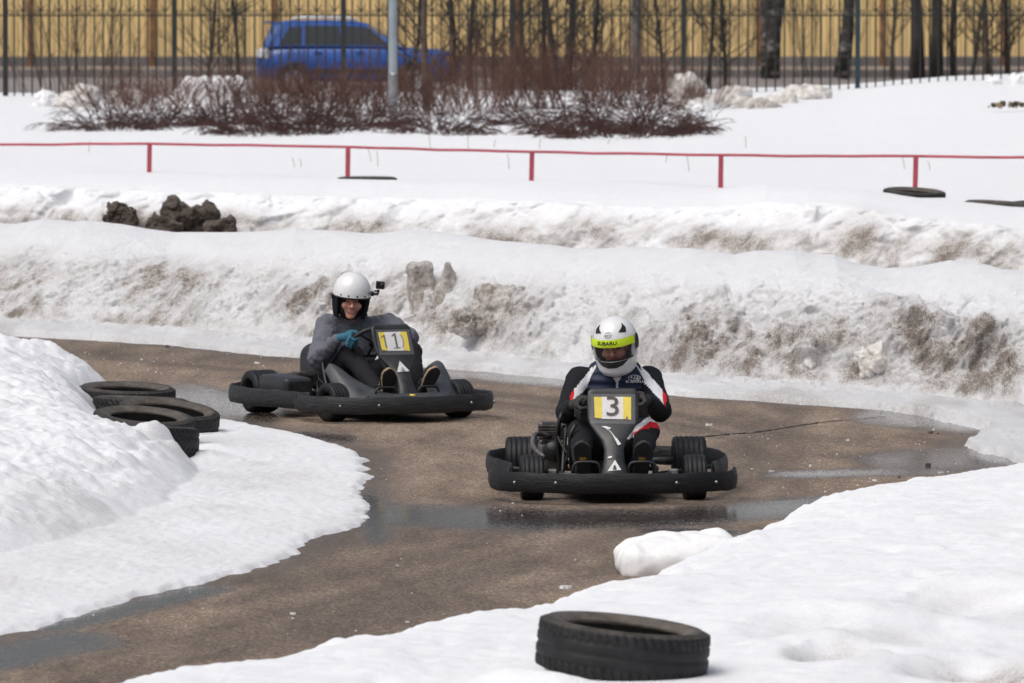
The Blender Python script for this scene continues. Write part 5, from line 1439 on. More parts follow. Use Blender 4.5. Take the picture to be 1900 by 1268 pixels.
    # stickers on the lower part, laid on the crowned face
    def low_plate(nme, quad, mat, off=.003):
        """quad of (x, z) on the lower beam"""
        v = []
        for x, z in quad:
            y = np.interp(z, [s[0] for s in sec], [s[1] for s in sec]); w = np.interp(z, [s[0] for s in sec], [s[2] for s in sec]); t = np.interp(z, [s[0] for s in sec], [s[3] for s in sec])
            cr = .35 * t * (1 - min(1, (2 * x / w) ** 2)) if z < .40 else 0
            v.append(Vector((x, y - t / 2 - cr - off, z)))
        n = len(v); m = MB()
        m.add(v + [p + Vector((0, .002, 0)) for p in v], [tuple(range(n))] + [(i, (i + 1) % n, n + (i + 1) % n, n + i) for i in range(n)], 0, False)
        return m.build(nme, mat, F)
    if digit == '3':
        low_plate('warning_triangle', [(-.040, .176), (.036, .182), (.002, .236)], M_white, .007)
        low_plate('warning_mark', [(-.010, .186), (.010, .188), (.004, .208), (-.004, .208)], M_steel, .009)
        low_plate('sticker_scrap', [(-.040, .244), (-.018, .244), (-.012, .256), (-.030, .254)], M_white, .007)
        low_plate('white_tape', [(.022, .312), (.040, .318), (-.022, .405), (-.046, .400), (-.046, .408), (-.020, .392)], M_white, .008)
        low_plate('white_tape', [(-.068, .412), (-.030, .396), (-.012, .404), (-.045, .414)], M_white, .008)
    else:
        low_plate('warning_triangle', [(-.046, .318), (.046, .322), (-.004, .388)], M_white, .010)
        low_plate('warning_mark', [(-.018, .328), (.014, .330), (-.002, .352)], simple('grey_print', (.35, .36, .38), .5), .012)
    # --- pedals
    for sx in (-1, 1):
        pd = MB()
        x = sx * .155
        pd.tube(catmull([(x - .075, -.69, .10), (x - .078, -.70, .17), (x - .06, -.702, .215), (x, -.703, .222), (x + .06, -.702, .215), (x + .078, -.70, .17), (x + .075, -.69, .10)], 4), .009, 8)
        pd.box((x, -.675, .075), (.15, .12, .01))
        pd.build('pedal', M_steel, K)
    MB().tube(catmull([(-.30, -.74, .165), (-.28, -.80, .16), (0, -.84, .150), (.28, -.80, .16), (.30, -.74, .165)], 5), .010, 8).build('front_bar', M_steel, K)
    if bodied:
        # nose fairing with two raised wings
        U = np.linspace(-.44, .44, 57); V = np.linspace(0, 1, 18)
        uu, vv = np.meshgrid(U, V, indexing='ij'); au = np.abs(uu)
        yf = -.93 + .30 * (au / .44) ** 2.6
        yb = -.76 + .40 * sstep(.10, .30, au)
        yy = yf + (yb - yf) * vv
        zz_ = .150 + .035 * vv + .185 * sstep(.12, .40, au) * sstep(-.02, 1.0, vv) - .05 * sstep(.40, .44, au) - .03 * (1 - vv) ** 3
        top_ = np.stack([uu, yy, zz_], -1).reshape(-1, 3)
        o = mesh_np('nose_fairing', top_, grid_faces(57, 18), M_kfair_l, K)
        md = o.modifiers.new('solid', 'SOLIDIFY'); md.thickness = .008
        for sx in (-1, 1):
            pod = lambda X, Y, Z: smax(rbox(X, Y, Z, (sx * .485, .13, .185), (.105, .215, .085), .035), (Z - .27) - (Y - .0) * .12, .02)
            sdf_obj('side_pod', pod, (sx * .485 - .13, -.12, .08), (sx * .485 + .13, .37, .29), .012, M_kfair, K)
        yb_ = MB().lathe([(0, .012), (.018, .012), (.022, .006), (.022, 0), (0, 0)], 16, 'z', (-.01, -.80, .168)); yb_.build('yellow_cap', M_yellow, K)
    else:
        # bare frame hoops and number-three kart's side bars
        MB().tube(catmull([(-.27, .18, .09), (-.29, .05, .30), (-.28, -.02, .42), (-.25, .06, .47)], 5), .013, 8).build('side_hoop', M_steel, K)
        MB().tube(catmull([(-.20, .0, .08), (-.225, -.16, .20), (-.23, -.24, .33), (-.20, -.22, .40)], 5), .012, 8).build('brake_lever', M_steel, K)
    return K
q3 = P(1129, 927); K3 = kart('go_kart', q3 + Vector((0.012, 0.53, 0)), 1.5, '3', 'black go-kart with number 3 panel nearest the camera', False, 2.0)
th = R(27)
q1 = P(724, 779); o1 = q1 - Vector((math.sin(th), -math.cos(th), 0)) * 0.53 + Vector((0.035, 0.027, 0))
K1 = kart('go_kart', o1, 27, '1', 'grey and black go-kart with number 1 panel further back', True, 8.0)
# ------------------------------------------------------------------ drivers
def cloth(name, col, rough=0.85, var=0.12, weave=220.0, fold=9.0, fstr=0.5, spec=0.25, fdist=0.02):
    m, nt, b = new_mat(name)
    tc = nd(nt, 'ShaderNodeTexCoord').outputs['Object']
    n = noise_tex(nt, tc, fold, 4, 0.55); n2 = noise_tex(nt, tc, weave, 2)
    nt.links.new(ramp(nt, n2, [(0.3, tuple(c * (1 - var) for c in col)), (0.7, tuple(min(1, c * (1 + var)) for c in col))]), b.inputs['Base Color'])
    b.inputs['Roughness'].default_value = rough; b.inputs['Specular IOR Level'].default_value = spec
    bump(nt, mth(nt, 'ADD', n, mth(nt, 'MULTIPLY', n2, 0.05)), b, fstr, fdist)
    return m
def make_skin():
    m, nt, b = new_mat('skin')
    tc = nd(nt, 'ShaderNodeTexCoord').outputs['Object']
    n = noise_tex(nt, tc, 16, 4)
    nt.links.new(ramp(nt, n, [(0.35, (0.44, 0.17, 0.125)), (0.65, (0.60, 0.31, 0.235))]), b.inputs['Base Color'])
    b.inputs['Roughness'].default_value = 0.5
    b.inputs['Subsurface Weight'].default_value = 0.0
    return m
M_skin = make_skin()
M_lip = simple('lips', (0.36, 0.10, 0.085), 0.45)
M_brow = simple('brow_hair', (0.06, 0.035, 0.022), 0.8)
M_teeth = simple('teeth', (0.34, 0.27, 0.22), 0.4)
M_eye = simple('eye', (0.03, 0.022, 0.018), 0.15)
M_hel = simple('white_helmet', (0.80, 0.80, 0.80), 0.28, var=0.03, scale=8, coat=0.5, dust=(0.5, 0.48, 0.46), dust_amt=0.12)
M_black = simple('black_trim', (0.012, 0.012, 0.013), 0.5)
M_lining = cloth('black_knit', (0.012, 0.012, 0.014), 0.95)
M_neon = simple('neon_yellow', (0.66, 0.86, 0.01), 0.4, var=0.03)
def make_visor():
    m, nt, b = new_mat('smoked_visor')
    b.inputs['Base Color'].default_value = (0.015, 0.016, 0.018, 1)
    b.inputs['Roughness'].default_value = 0.06
    b.inputs['Alpha'].default_value = 0.24
    return m
M_visor = make_visor()
def head_parts(X, Y, Z, neck_to):
    d = ell(X, Y, Z, (0, .012, .025), (.076, .094, .108))
    d = smin(d, ell(X, Y, Z, (0, -.030, -.065), (.056, .060, .062)), .03)
    for s in (-1, 1):
        d = smin(d, ell(X, Y, Z, (s * .040, -.068, -.030), (.026, .024, .026)), .02)
        d = smax(d, -ell(X, Y, Z, (s * .031, -.108, .002), (.019, .018, .010)), .010)
    d = smin(d, cap(X, Y, Z, (-.040, -.080, .020), (.040, -.080, .020), .010), .012)
    d = smin(d, cap(X, Y, Z, (0, -.090, .004), (0, -.112, -.030), .008, .013), .010)
    d = smin(d, cap(X, Y, Z, (-.014, -.094, -.034), (.014, -.094, -.034), .009), .008)
    d = smin(d, ell(X, Y, Z, (0, -.082, -.102), (.026, .018, .018)), .02)
    d = smin(d, ell(X, Y, Z, (0, -.090, -.066), (.026, .010, .014)), .012)
    d = smax(d, -ell(X, Y, Z, (0, -.104, -.066), (.022, .010, .0045)), .004)
    for s in (-1, 1): d = smin(d, ell(X, Y, Z, (s * .078, .015, -.005), (.010, .020, .032)), .008)
    return smin(d, cap(X, Y, Z, (0, .03, -.06), neck_to, .055, .06), .03)
def rot_to_local(X, Y, Z, c, M):
    Mi = np.array(M.transposed(), np.float32)          # world -> local
    x, y, z = X - c[0], Y - c[1], Z - c[2]
    return (Mi[0, 0] * x + Mi[0, 1] * y + Mi[0, 2] * z, Mi[1, 0] * x + Mi[1, 1] * y + Mi[1, 2] * z, Mi[2, 0] * x + Mi[2, 1] * y + Mi[2, 2] * z)

# ---- helmets: a surface addressed by azimuth (0 = front) and height
HP_full = np.array([(-.178, .070, .100, .050), (-.168, .090, .124, .075), (-.145, .106, .144, .098), (-.10, .118, .156, .116), (-.05, .126, .157, .130), (0, .130, .152, .138), (.045, .1285, .144, .138), (.085, .117, .126, .124), (.112, .098, .103, .103), (.133, .071, .074, .075), (.147, .042, .043, .044), (.153, .018, .018, .018), (.1545, .0005, .0005, .0005)])
HP_open = np.array([(-.15, .108, .105, .095), (-.10, .121, .125, .118), (-.05, .127, .135, .132), (0, .130, .139, .140), (.045, .1275, .136, .139), (.085, .115, .122, .125), (.112, .097, .102, .104), (.133, .070, .073, .075), (.147, .041, .043, .044), (.153, .018, .018, .018), (.1545, .0005, .0005, .0005)])
def hsurf(HP, az, h, off=0.0):
    az = np.asarray(az, float); h = np.asarray(h, float)
    k = np.linspace(0, 1, 2)
    a = np.interp(h, HP[:, 0], HP[:, 1]); bf = np.interp(h, HP[:, 0], HP[:, 2]); bb = np.interp(h, HP[:, 0], HP[:, 3])
    c, s = np.cos(az), np.sin(az)
    b = np.where(c > 0, bf, bb)
    return np.stack([(a + off) * s, -(b + off) * c, h + 0 * az + off * np.clip((h - .05) / .1, 0, 1)], -1)
def hpatch(name, HP, azs, hs, mat, parent, off, keep=None, thick=0.0, wrap=False):
    A, Hh = np.meshgrid(azs, hs, indexing='ij')
    v = hsurf(HP, A, Hh, off).reshape(-1, 3)
    f = grid_faces(len(azs), len(hs), wrap)
    if keep is not None:
        k = keep(A, Hh).ravel(); f = f[k[f].all(1)]
    o = mesh_np(name, v, f, mat, parent)
    if thick:
        md = o.modifiers.new('solid', 'SOLIDIFY'); md.thickness = thick; md.offset = -1
    return o
def hpoly(name, HP, pts, mat, parent, off):
    """flat outline given as (azimuth deg, height), laid on the shell"""
    cx = sum(p[0] for p in pts) / len(pts); cy = sum(p[1] for p in pts) / len(pts)
    ring = []
    for i in range(len(pts)):
        a, b = pts[i], pts[(i + 1) % len(pts)]
        for k in range(4): ring.append((a[0] + (b[0] - a[0]) * k / 4, a[1] + (b[1] - a[1]) * k / 4))
    n = len(ring); V = []
    for s in (1.0, .66, .33): V += [tuple(hsurf(HP, R(cx + (a - cx) * s), cy + (b - cy) * s, off)) for a, b in ring]
    V.append(tuple(hsurf(HP, R(cx), cy, off)))
    m = MB(); f = []
    for L in (0, 1): f += [(L * n + i, L * n + (i + 1) % n, (L + 1) * n + (i + 1) % n, (L + 1) * n + i) for i in range(n)]
    f += [(2 * n + i, 2 * n + (i + 1) % n, 3 * n) for i in range(n)]
    return m.add(V, f).build(name, mat, parent)
def htext(name, HP, txt, size, az0, h0, mat, parent, off, rad=.15, **kw):
    me = text_mesh(txt, size, 0.0, **kw)
    for v in me.vertices:
        q = hsurf(HP, R(az0) + v.co.x / rad, h0 + v.co.y, off)
        v.co = (float(q[0]), float(q[1]), float(q[2]))
    me.materials.clear(); me.materials.append(mat)
    return link(bpy.data.objects.new(name, me), parent)
def resample(HP):
    h = np.concatenate([np.linspace(HP[0, 0], .12, 44), .12 + .0345 * np.sin(np.linspace(0, 1, 14)[1:] * math.pi / 2)])
    k = np.linspace(0, 1, len(h))
    # smooth the table
    out = [h]
    for c in (1, 2, 3):
        t = np.interp(h, HP[:, 0], HP[:, c])
        if True:
            dome = h > .02
            w = HP[np.argmin(np.abs(HP[:, 0] - 0.0)), c]
            t[dome] = w * np.sqrt(np.clip(1 - (np.clip(h[dome] - .0, 0, None) / .1547) ** 2.15, 0, 1))
        out.append(t)
    return np.stack(out, 1)
HP_full, HP_open = resample(HP_full), resample(HP_open)
def build_helmet(kind, root, c, M):
    Hm = empty('helmet', c, 0, root); Hm.rotation_euler = M.to_euler()
    if kind == 'full':
        HP = HP_full; az = np.linspace(-math.pi, math.pi, 121)[:-1]
        hs = HP[:, 0]
        port = lambda A, Hh: ~((np.abs(A) < R(62)) & (Hh > -.064) & (Hh < .036))
        hpatch('shell', HP, az, hs, M_hel, Hm, 0, port, .012, True)
        hpatch('port_trim', HP, np.linspace(-R(64), R(64), 60), np.linspace(-.070, -.060, 4), M_black, Hm, .0015)
        hpatch('visor', HP, np.linspace(-R(84), R(84), 70), np.linspace(-.074, .052, 20), M_visor, Hm, .004, lambda A, Hh: (np.abs(A) < R(70)) | (np.abs(Hh + .01) < .06 - .0016 * np.abs(np.degrees(A) * 1.0 - 0) * 0))
        hpatch('visor_strip', HP, np.linspace(-R(70), R(70), 60), np.linspace(.010, .053, 8), M_neon, Hm, .0058)
        for s in (-1, 1): hpoly('visor_pivot', HP, [(s * 72, -.03), (s * 92, -.035), (s * 98, -.005), (s * 92, .05), (s * 80, .052), (s * 72, .02)], M_black, Hm, .0066)
        htext('strip_lettering', HP, 'SUBARU', .027, -8, .034, M_black, Hm, .0072, width=1.35, bold=.0009)
        htext('small_lettering', HP, 'TEAM RUSSIA', .009, -8, .0155, simple('olive_print', (.30, .36, .02), .5), Hm, .0072, width=1.5)
        htext('logo_lettering', HP, 'sparco', .019, -4, .078, M_black, Hm, .0022, shear=.1, width=1.15)
        for s in (-1, 1):
            pts = [(-4 - 9 + 18 * k / 8, .078 + s * (.010 + .005 * math.sin(math.pi * k / 8))) for k in range(9)]
            pts += [(-4 - 9 + 18 * k / 8, .078 + s * (.0088 + .0032 * math.sin(math.pi * k / 8))) for k in range(8, -1, -1)]
            A = [tuple(hsurf(HP, R(a), h, .0022)) for a, h in pts]
            MB().add(A, [(i, i + 1, 16 - i, 17 - i) for i in range(8)]).build('logo_arc', M_black, Hm)
            hpoly('vent', HP, [(s * 26, .088), (s * 50, .080), (s * 56, .104), (s * 50, .128), (s * 44, .112)], M_black, Hm, .003)
        hpoly('chin_vent', HP, [(-48, -.072), (0, -.076), (48, -.072), (30, -.100), (12, -.112), (-12, -.112), (-30, -.100)], M_black, Hm, .002)
        hpatch('neck_trim', HP, az, HP[:3, 0] - .004, M_black, Hm, -.006, None, .01, True)
    else:
        HP = HP_open; az = np.linspace(-math.pi, math.pi, 121)[:-1]
        hs = HP[:, 0]
        hpatch('shell', HP, az, hs[hs > -.006], M_hel, Hm, 0, None, .012, True)
        face = lambda A, Hh: ~((np.abs(A) < R(50)) & (Hh < -.012) )
        hpatch('ear_padding', HP, az, hs[hs < .004], M_lining, Hm, -.002, face, .016, True)
        hpatch('edge_trim', HP, az, np.linspace(-.010, .000, 3), M_black, Hm, .002, None, .004, True)
        # balaclava round the face
        def bal(X, Y, Z):
            o = ell(X, Y, Z, (0, .0, -.062), (.092, .118, .112))
            i = ell(X, Y, Z, (0, -.125, -.070), (.057, .080, .070))
            return smax(smax(o, -i, .012), -(ell(X, Y, Z, (0, 0.01, -.05), (.083, .100, .110))), .004)
        sdf_obj('balaclava', bal, (-.11, -.14, -.19), (.11, .13, .07), .006, M_lining, Hm)
        for a in (-38, -14, 12, 38): 
            q = hsurf(HP, R(a), .012, .001)
            o = MB().lathe([(0, .003), (.005, .002), (.0065, 0)], 10, 'y').build('snap', M_black, Hm); o.location = tuple(float(t) for t in q); o.rotation_euler = (R(180), 0, R(a))
        MB().box((-.128, -.03, -.012), (.014, .035, .035), bev=.005).build('visor_mount', M_black, Hm)
        # action camera on an arm at the wearer's left
        ar = MB(); ar.box((.132, -.06, .028), (.02, .04, .03), bev=.006).tube([(.135, -.07, .028), (.165, -.085, .032), (.168, -.085, .062)], .009, 8).box((.158, -.086, .052), (.035, .018, .012), bev=.003)
        ar.build('camera_mount', M_black, Hm)
        MB().box((.176, -.086, .094), (.058, .034, .050), bev=.006).build('action_camera', M_black, Hm)
        MB().lathe([(0, -.012), (.013, -.012), (.014, 0)], 16, 'y', (.188, -.103, .100)).build('camera_lens', M_eye, Hm)
        MB().box((.150, -.085, .046), (.02, .02, .010), bev=.002).build('camera_clip', M_hel, Hm)
    return Hm
def hand_mesh(name, C, o, n, t, mat, parent, wrist, size=1.14):
    """a closed hand gripping a rim: o outwards, n towards the driver, t along the rim; wrist in the same frame"""
    B = Matrix((o, n, t)).transposed()
    def fn(X, Y, Z):
        d = rbox(X, Y, Z, (.020, .036, 0), (.016, .026, .042), .014)
        d = smin(d, cap(X, Y, Z, (.025, .045, -.005), wrist, .028, .027), .02)
        for z, L in ((.034, .92), (.011, 1.0), (-.012, .96), (-.034, .84)):
            pts = [(.026, .022, z), (.036, -.010, z), (.016 * L, -.033 * L, z * .97), (-.016 * L, -.024 * L, z * .95)]
            dd = None
            for a, b, ra in zip(pts[:-1], pts[1:], (.0115, .0105, .0095)):
                q = cap(X, Y, Z, a, b, ra, ra * .95)
                dd = q if dd is None else smin(dd, q, .004)
            d = smin(d, dd, .0035)
        th_ = smin(cap(X, Y, Z, (.010, .050, .030), (-.016, .030, .046), .0135, .012), cap(X, Y, Z, (-.016, .030, .046), (-.026, .002, .038), .012, .010), .004)
        return smin(d, th_, .005)
    v, f = nets(fn, (-.06, -.06, -.10), (.11, .15, .08), .0042)
    v = (v * np.float32(size)) @ np.array(B.transposed(), np.float32) + np.array(C, np.float32)
    if B.determinant() < 0: f = f[:, ::-1]
    return mesh_np(name, v, f, mat, parent)
def shoe(parent, heel, a, side, mats, L=.275, label_col=None):
    """heel: back end of the sole; a: toe direction; sole faces forward"""
    a = Vector(a).normalized(); x = Vector((1, 0, 0)); x = (x - a * x.dot(a)).normalized(); n = a.cross(x)
    if n.y < 0: n = -n
    B = np.array(Matrix((x, a, n)), np.float32)           # rows: local axes in kart space
    S = empty('shoe', heel, 0, parent)
    s = np.linspace(0, 1, 15)
    wid = np.interp(s, [0, .06, .2, .45, .7, .88, .96, 1], [.012, .030, .036, .034, .047, .044, .030, .008])
    mid = side * np.interp(s, [0, .5, 1], [0, -.004, .008])
    outl = [(m + w, L * q) for q, w, m in zip(s, wid, mid)] + [(m - w, L * q) for q, w, m in zip(s[::-1], wid[::-1], mid[::-1])]
    def pl(name, z0, z1, grow, mat):
        cx = sum(p[0] for p in outl) / len(outl)
        m = MB().prism([(p[0] * (1 + grow), p[1] + (p[1] / L - .5) * grow * .1) for p in outl], z0, z1, 'z')
        m.v = [tuple(np.array(p, np.float32) @ B) for p in m.v]
        return m.build(name, mat, S)
    pl('outsole', 0, .007, .02, mats[1]); pl('midsole', .007, .022, .06, mats[2])
    def fn(X, Y, Z):
        d = ell(X, Y, Z, (side * .005, L * .72, .025), (.046, L * .27, .052))
        d = smin(d, ell(X, Y, Z, (0, L * .28, .04), (.038, L * .27, .062)), .04)
        d = smin(d, cap(X, Y, Z, (0, L * .20, .05), (0, L * .17, .115), .040, .038), .03)
        return smax(d, .019 - Z, .004)
    v, f = nets(fn, (-.07, -.02, .005), (.07, L + .02, .17), .006)
    mesh_np('upper', v @ B, f, mats[0], S)
    lc = MB()
    for k in range(4): lc.box((0, L * (.42 + .07 * k), .085 - .009 * k), (.05, .006, .006))
    lc.v = [tuple(np.array(p, np.float32) @ B) for p in lc.v]; lc.build('laces', mats[3], S)
    if label_col:
        m = MB().box((0, L * .60, -.0015), (.036, .030, .002)); m.v = [tuple(np.array(p, np.float32) @ B) for p in m.v]; m.build('sole_badge', label_col, S)
    return Vector(heel) + a * .055 + n * .10

WN = Vector((0, .743, .669)); WT = Vector((0, -.669, .743)); WC = Vector((0, -.20, .50))    # steering wheel axes
def driver(kind, kart_obj, label):
    D = empty('person', kart_obj.location, kart_obj.rotation_euler.z); tag(D, label, 'person')
    if kind == 3:
        head, Mh = (.040, .195, .842), Matrix.Rotation(R(-13), 3, 'Z') @ Matrix.Rotation(R(13), 3, 'X') @ Matrix.Rotation(R(-4), 3, 'Y')
        sh = [(-.168, .30, .622), (.243, .30, .627)]; el = [(-.235, .12, .445), (.292, .12, .455)]
        hip = [(-.085, .33, .165), (.10, .33, .165)]; kn = [(-.165, -.09, .345), (.205, -.08, .350)]
        heel = [(-.170, -.575, .085), (.150, -.575, .085)]; ta = [(-.02, -.46, .88), (.03, -.46, .88)]
        chest, belly, neck = (.035, .33, .49), (.02, .345, .29), (.038, .27, .66)
        sm = [cloth('black_suede', (.016, .016, .018)), simple('shoe_rubber', (.02, .02, .021), .6), simple('dark_midsole', (.035, .034, .033), .7), M_black]
        badge = simple('yellow_badge', (.28, .17, .02), .6)
    else:
        head, Mh = (.012, .16, .790), Matrix.Rotation(R(-27 + 6), 3, 'Z') @ Matrix.Rotation(R(8), 3, 'X') @ Matrix.Rotation(R(5), 3, 'Y')
        sh = [(-.085, .315, .575), (.275, .170, .578)]; el = [(-.225, .16, .375), (.335, -.02, .500)]
        hip = [(-.06, .34, .165), (.13, .34, .165)]; kn = [(-.105, -.07, .405), (.325, -.09, .405)]
        heel = [(-.100, -.565, .090), (.165, -.56, .095)]; ta = [(-.02, -.42, .90), (.22, -.40, .88)]
        chest, belly, neck = (.095, .285, .44), (.06, .345, .27), (.060, .225, .63)
        sm = [cloth('black_canvas', (.018, .018, .020)), simple('shoe_rubber_b', (.022, .021, .021), .6), simple('tan_midsole', (.38, .26, .15), .7), simple('pale_lace', (.40, .33, .22), .8)]
        badge = None
    C = [WC + Vector((-.152, 0, 0)) + WT * .01, WC + Vector((.152, 0, 0)) + WT * .01]
    if kind == 3: C[0] = C[0] - WT * .03
    oo = [Vector((-1, 0, 0)), Vector((1, 0, 0))]
    wl = (.060, .080, -.058)
    wr = [C[i] + oo[i] * wl[0] + WN * wl[1] + WT * wl[2] for i in (0, 1)]
    ank = [shoe(D, heel[i], ta[i], (-1, 1)[i], sm, label_col=badge) for i in (0, 1)]
    Mi = Mh
    hc = tuple(Vector(head) + Mh @ (Vector((0, -.016, -.030)) if kind == 1 else Vector((0, -.012, -.012))))
    # the body under the clothes: one figure
    def body(X, Y, Z):
        lx, ly, lz = rot_to_local(X, Y, Z, hc, Mi)
        nk = Mi.transposed() @ (Vector(neck) - Vector(hc))
        d = head_parts(lx, ly, lz, tuple(nk))
        d = smin(d, ell(X, Y, Z, chest, (.135, .095, .18)), .05)
        d = smin(d, ell(X, Y, Z, belly, (.13, .10, .14)), .05)
        d = smin(d, cap(X, Y, Z, sh[0], sh[1], .055), .04)
        for i in (0, 1):
            d = smin(d, cap(X, Y, Z, sh[i], el[i], .046, .040), .03)
            d = smin(d, cap(X, Y, Z, el[i], wr[i], .039, .027), .02)
            d = smin(d, cap(X, Y, Z, hip[i], kn[i], .072, .052), .04)
            d = smin(d, cap(X, Y, Z, kn[i], ank[i], .049, .036), .02)
        return d
    def skin_mat(x, y, z):
        lx, ly, lz = rot_to_local(x, y, z, hc, Mi)
        m = np.zeros(len(x), int)
        fr = ly < -.06
        m[fr & (np.abs(lz + .066) < .013) & (np.abs(lx) < .027)] = 1
        m[fr & (np.abs(lz + .066) < .0055) & (np.abs(lx) < .021)] = 2
        m[fr & (np.abs(lz - .020 - .05 * (np.abs(lx) - .03)) < .0042) & (np.abs(lx) > .010) & (np.abs(lx) < .050)] = 3
        m[fr & (np.abs(lz + .001) < .0036) & (np.abs(np.abs(lx) - .031) < .010)] = 4
        return m
    sdf_obj('body', body, (-.34, -.66, .06), (.44, .52, 1.0), .0068, [M_skin, M_lip, M_teeth if kind == 1 else M_lip, M_brow, M_eye], D, skin_mat)
    # trousers
    col_tr = cloth('black_trousers', (.013, .014, .017), fold=7, fstr=.6) if kind == 3 else cloth('black_jeans', (.014, .014, .017), fold=8, fstr=.6)
    M_tw, M_tr = cloth('white_panel', (.72, .73, .76)), cloth('red_panel', (.62, .02, .03))
    def trou(X, Y, Z):
        d = ell(X, Y, Z, (belly[0] * .6, .36, .17), (.175, .14, .10))
        for i in (0, 1):
            d = smin(d, cap(X, Y, Z, hip[i], kn[i], .098, .076), .05)
            k2 = Vector(kn[i]).lerp(ank[i], .93)
            d = smin(d, cap(X, Y, Z, kn[i], k2, .074, .056), .03)
        d = d + .010 * fbm(X, Y, Z, 9, 3, 5 + kind) + .005 * ridged(X, Y, Z * 2.0, 11, 2, 8 + kind)
        return smax(d, -.10 + (.07 - Z) + .1, .01)
    def trou_mat(x, y, z):
        m = np.zeros(len(x), int)
        if kind == 3:
            ok = (x > .09) & (y < .22) & (y > -.20) & (z > .24)
            s_ = (z - .322) - (x - .09) * .66 + .9 * np.clip(x - .225, 0, None) ** 1.0
            m[ok & (np.abs(s_) < .030)] = 1
            m[ok & (s_ < -.000) & (s_ > -.030) & (x > .13)] = 2
        return m
    sdf_obj('trousers', trou, (-.34, -.60, .05), (.46, .56, .54), .0095, [col_tr, M_tw, M_tr], D, trou_mat)
    # jacket / sweatshirt
    def torso(X, Y, Z, g=0.0):
        wk = .028 if (kind == 3 and g > 0) else 0.0
        d = ell(X, Y, Z, chest, (.178 + g + wk, .128 + g, .205 + g))
        d = smin(d, ell(X, Y, Z, belly, (.172 + g, .142 + g, .16 + g)), .06)
        a, b = Vector(sh[0]), Vector(sh[1]); m_ = (a + b) / 2
        d = smin(d, cap(X, Y, Z, a.lerp(m_, .15), b.lerp(m_, .15), .072 + g), .05)
        return d
    def jacket(X, Y, Z):
        d = torso(X, Y, Z)
        d = smin(d, cap(X, Y, Z, neck, Vector(neck) + Vector((0, .0, .02)), .078), .03)
        for i in (0, 1):
            r0 = (.076, .066, .062, .046) if kind == 3 else (.094, .086, .082, .046)
            d = smin(d, cap(X, Y, Z, sh[i], el[i], r0[0], r0[1]), .03)
            d = smin(d, cap(X, Y, Z, el[i], Vector(el[i]).lerp(wr[i], .96), r0[2], r0[3]), .022)
        f_ = 1.0 if kind == 3 else 1.9
        d = d + f_ * (.008 * fbm(X, Y, Z, 8, 3, 15 + kind) + .006 * ridged(X + .5 * Z, Y, Z, 8.5, 2, 18 + kind) + (0 if kind == 3 else .005) * ridged(X * .6 + Z * 1.2, Y, Z * .4, 13, 2, 28))
        return d
    if kind == 3:
        M_j = cloth('black_softshell', (.011, .012, .015), fold=10); cx = .050
        def jmat(x, y, z):
            m = np.zeros(len(x), int)
            wv = .012 * perlin(x, y, z, 14, 3)
            xl, xr = -.130 - x, x - .242
            band_ = lambda q: (q > -.05) & (q < .088 + wv) & (z < .648 - 1.15 * q + wv) & (z > .572 - 1.0 * q + wv) & (y < .31)
            L_, R_ = band_(xl), band_(xr)
            m[L_ | R_] = 1
            m[(L_ & (xl > .068)) | (R_ & (xr > .068))] = 2
            return m
        sdf_obj('jacket', jacket, (-.36, -.20, .12), (.44, .52, .76), .0085, [M_j, M_tw, M_tr], D, jmat)
        def wid(Z): return np.interp(Z, [.2, .42, .56, .64, .70], [.21, .205, .190, .160, .125]).astype(np.float32)
        def vest(X, Y, Z):
            d = torso(X, Y, Z, .012)
            nk = cap(X, Y, Z, (neck[0], neck[1] - .005, neck[2] - .03), (neck[0], neck[1], neck[2] + .045), .098, .090)
            d = smin(d, nk, .03) - .0035 * np.cos(Z * 2 * math.pi / .052) + .005 * fbm(X, Y, Z, 10, 3, 31)
            return smax(smax(d, np.abs(X - cx) - wid(Z), .012), .20 - Z, .01)
        M_v = cloth('navy_vest', (.012, .021, .055), .55, fold=9, fstr=.35, spec=.35); M_pipe = cloth('white_piping', (.62, .62, .61)); 
        def vmat(x, y, z):
            m = np.zeros(len(x), int)
            m[(np.abs(np.abs(x - cx) - wid(z)) < .0105) & (z > .30) & (y < .36)] = 1
            m[(np.abs(x - cx) < .006) & (y < .30)] = 1
            v_ = np.abs(x - cx) - (z - .615) * .62
            m[(np.abs(v_) < .0065) & (z > .612) & (z < .70) & (y < .28)] = 1
            return m
        sdf_obj('vest', vest, (-.2, .06, .18), (.28, .54, .76), .0062, [M_v, M_pipe], D, vmat)
        def hood(X, Y, Z):
            d = ell(X, Y, Z, (neck[0] + .01, neck[1] + .10, neck[2] + .02), (.150, .085, .070))
            return smax(d + .008 * fbm(X, Y, Z, 9, 3, 41), -ell(X, Y, Z, (neck[0], neck[1] + .02, neck[2] + .07), (.10, .08, .08)), .02)
        sdf_obj('hood', hood, (-.15, .25, .55), (.24, .52, .80), .009, M_v, D)
        # chest emblem and lettering laid on the vest
        ax_y = np.arange(-.05, .45, .002, dtype=np.float32)
        def on_vest(x, z):
            d = vest(np.full_like(ax_y, x), ax_y, np.full_like(ax_y, z))
            i = int(np.argmax(d < 0)); return float(ax_y[i])
        lx0, lz0 = .150, .632
        def lay(me, mat, name):
            for v in me.vertices: v.co = (lx0 + v.co.x, on_vest(lx0 + v.co.x, lz0 + v.co.y) - .004, lz0 + v.co.y)
            me.materials.clear(); me.materials.append(mat)
            return link(bpy.data.objects.new(name, me), D)
        M_print = simple('white_print', (.85, .86, .88), .5)
        me = text_mesh('SUBARU', .021, width=1.30, bold=.0006)
        for v in me.vertices: v.co.y -= .016
        lay(me, M_print, 'chest_lettering')
        em = MB(); n_ = 28
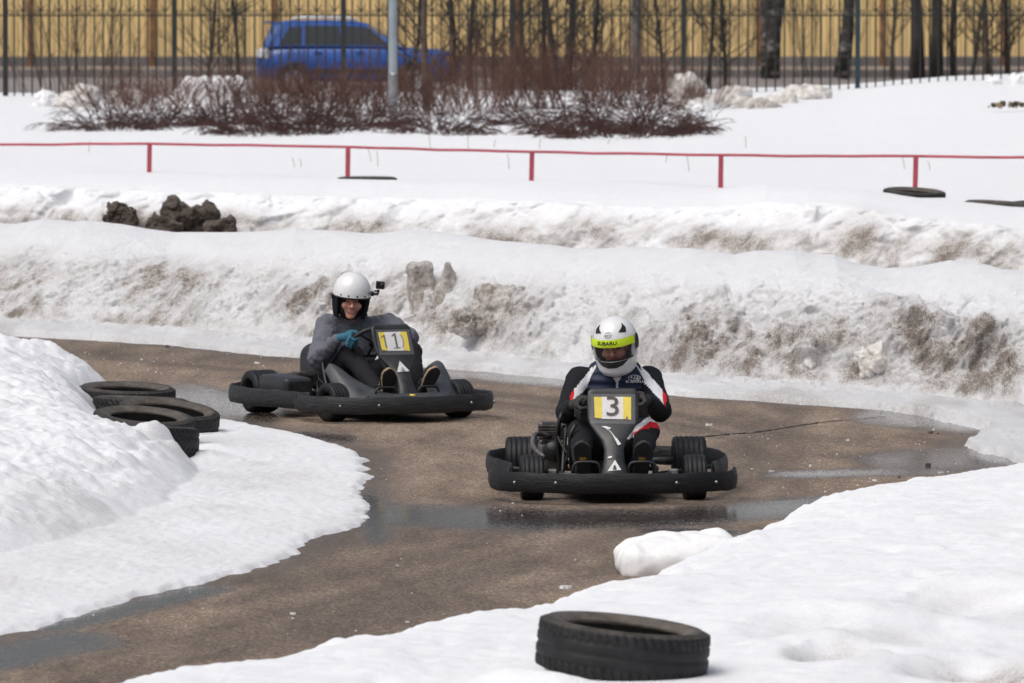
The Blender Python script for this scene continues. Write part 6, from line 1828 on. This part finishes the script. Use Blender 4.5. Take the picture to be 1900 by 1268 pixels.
        ring = [(.036 * math.cos(a), .006 + .0155 * math.sin(a), 0) for a in np.linspace(0, 2 * math.pi, n_, endpoint=False)] + [(.033 * math.cos(a), .006 + .0130 * math.sin(a), 0) for a in np.linspace(0, 2 * math.pi, n_, endpoint=False)]
        em.add(ring, [(i, (i + 1) % n_, n_ + (i + 1) % n_, n_ + i) for i in range(n_)])
        for (sx, sz, r_) in [(-.016, .009, .0085), (.003, .010, .005), (.018, .010, .005), (-.002, .001, .005), (.010, .001, .005), (.021, .002, .005)]:
            st = []
            for k in range(8): 
                rr_ = r_ if k % 2 == 0 else r_ * .38
                st.append((sx + rr_ * 1.35 * math.cos(k * math.pi / 4), sz + rr_ * math.sin(k * math.pi / 4), 0))
            em.add(st, [tuple(range(8))])
        lay(em.mesh('chest_emblem', M_print), M_print, 'chest_emblem')
        gm = [cloth('grey_glove', (.055, .050, .050), fold=20)] * 2
    else:
        M_j = cloth('grey_sweatshirt', (.150, .153, .182), .95, fold=9, fstr=.8, fdist=.04)
        sdf_obj('sweatshirt', jacket, (-.36, -.22, .12), (.48, .55, .72), .0085, M_j, D)
        def collar(X, Y, Z):
            q = np.hypot(np.hypot(X - neck[0], (Y - neck[1])) - .080, (Z - neck[2] - .022 - .15 * (Y - neck[1])) * .75) - .014
            return q
        sdf_obj('collar', collar, (neck[0] - .12, neck[1] - .12, neck[2] - .05), (neck[0] + .12, neck[1] + .12, neck[2] + .09), .007, M_j, D)
        MB().tube(catmull([(.055, .128, .600), (.060, .105, .57), (.052, .100, .53)], 4), .0035, 6).build('drawstring', M_black, D)
        gm = [cloth('blue_knit_glove', (.045, .155, .225), fold=30), cloth('blue_knit_glove_b', (.035, .17, .27), fold=30)]
    for i in (0, 1):
        hand_mesh('glove', C[i], oo[i], WN, WT, gm[i], D, wl, 1.14 if kind == 3 else 1.0)
    build_helmet('full' if kind == 3 else 'open', D, head, Mh)
    return D
driver(3, K3, 'driver in navy vest and white full-face helmet with neon yellow visor strip')
driver(1, K1, 'driver in grey sweatshirt and white open-face helmet with a small camera')
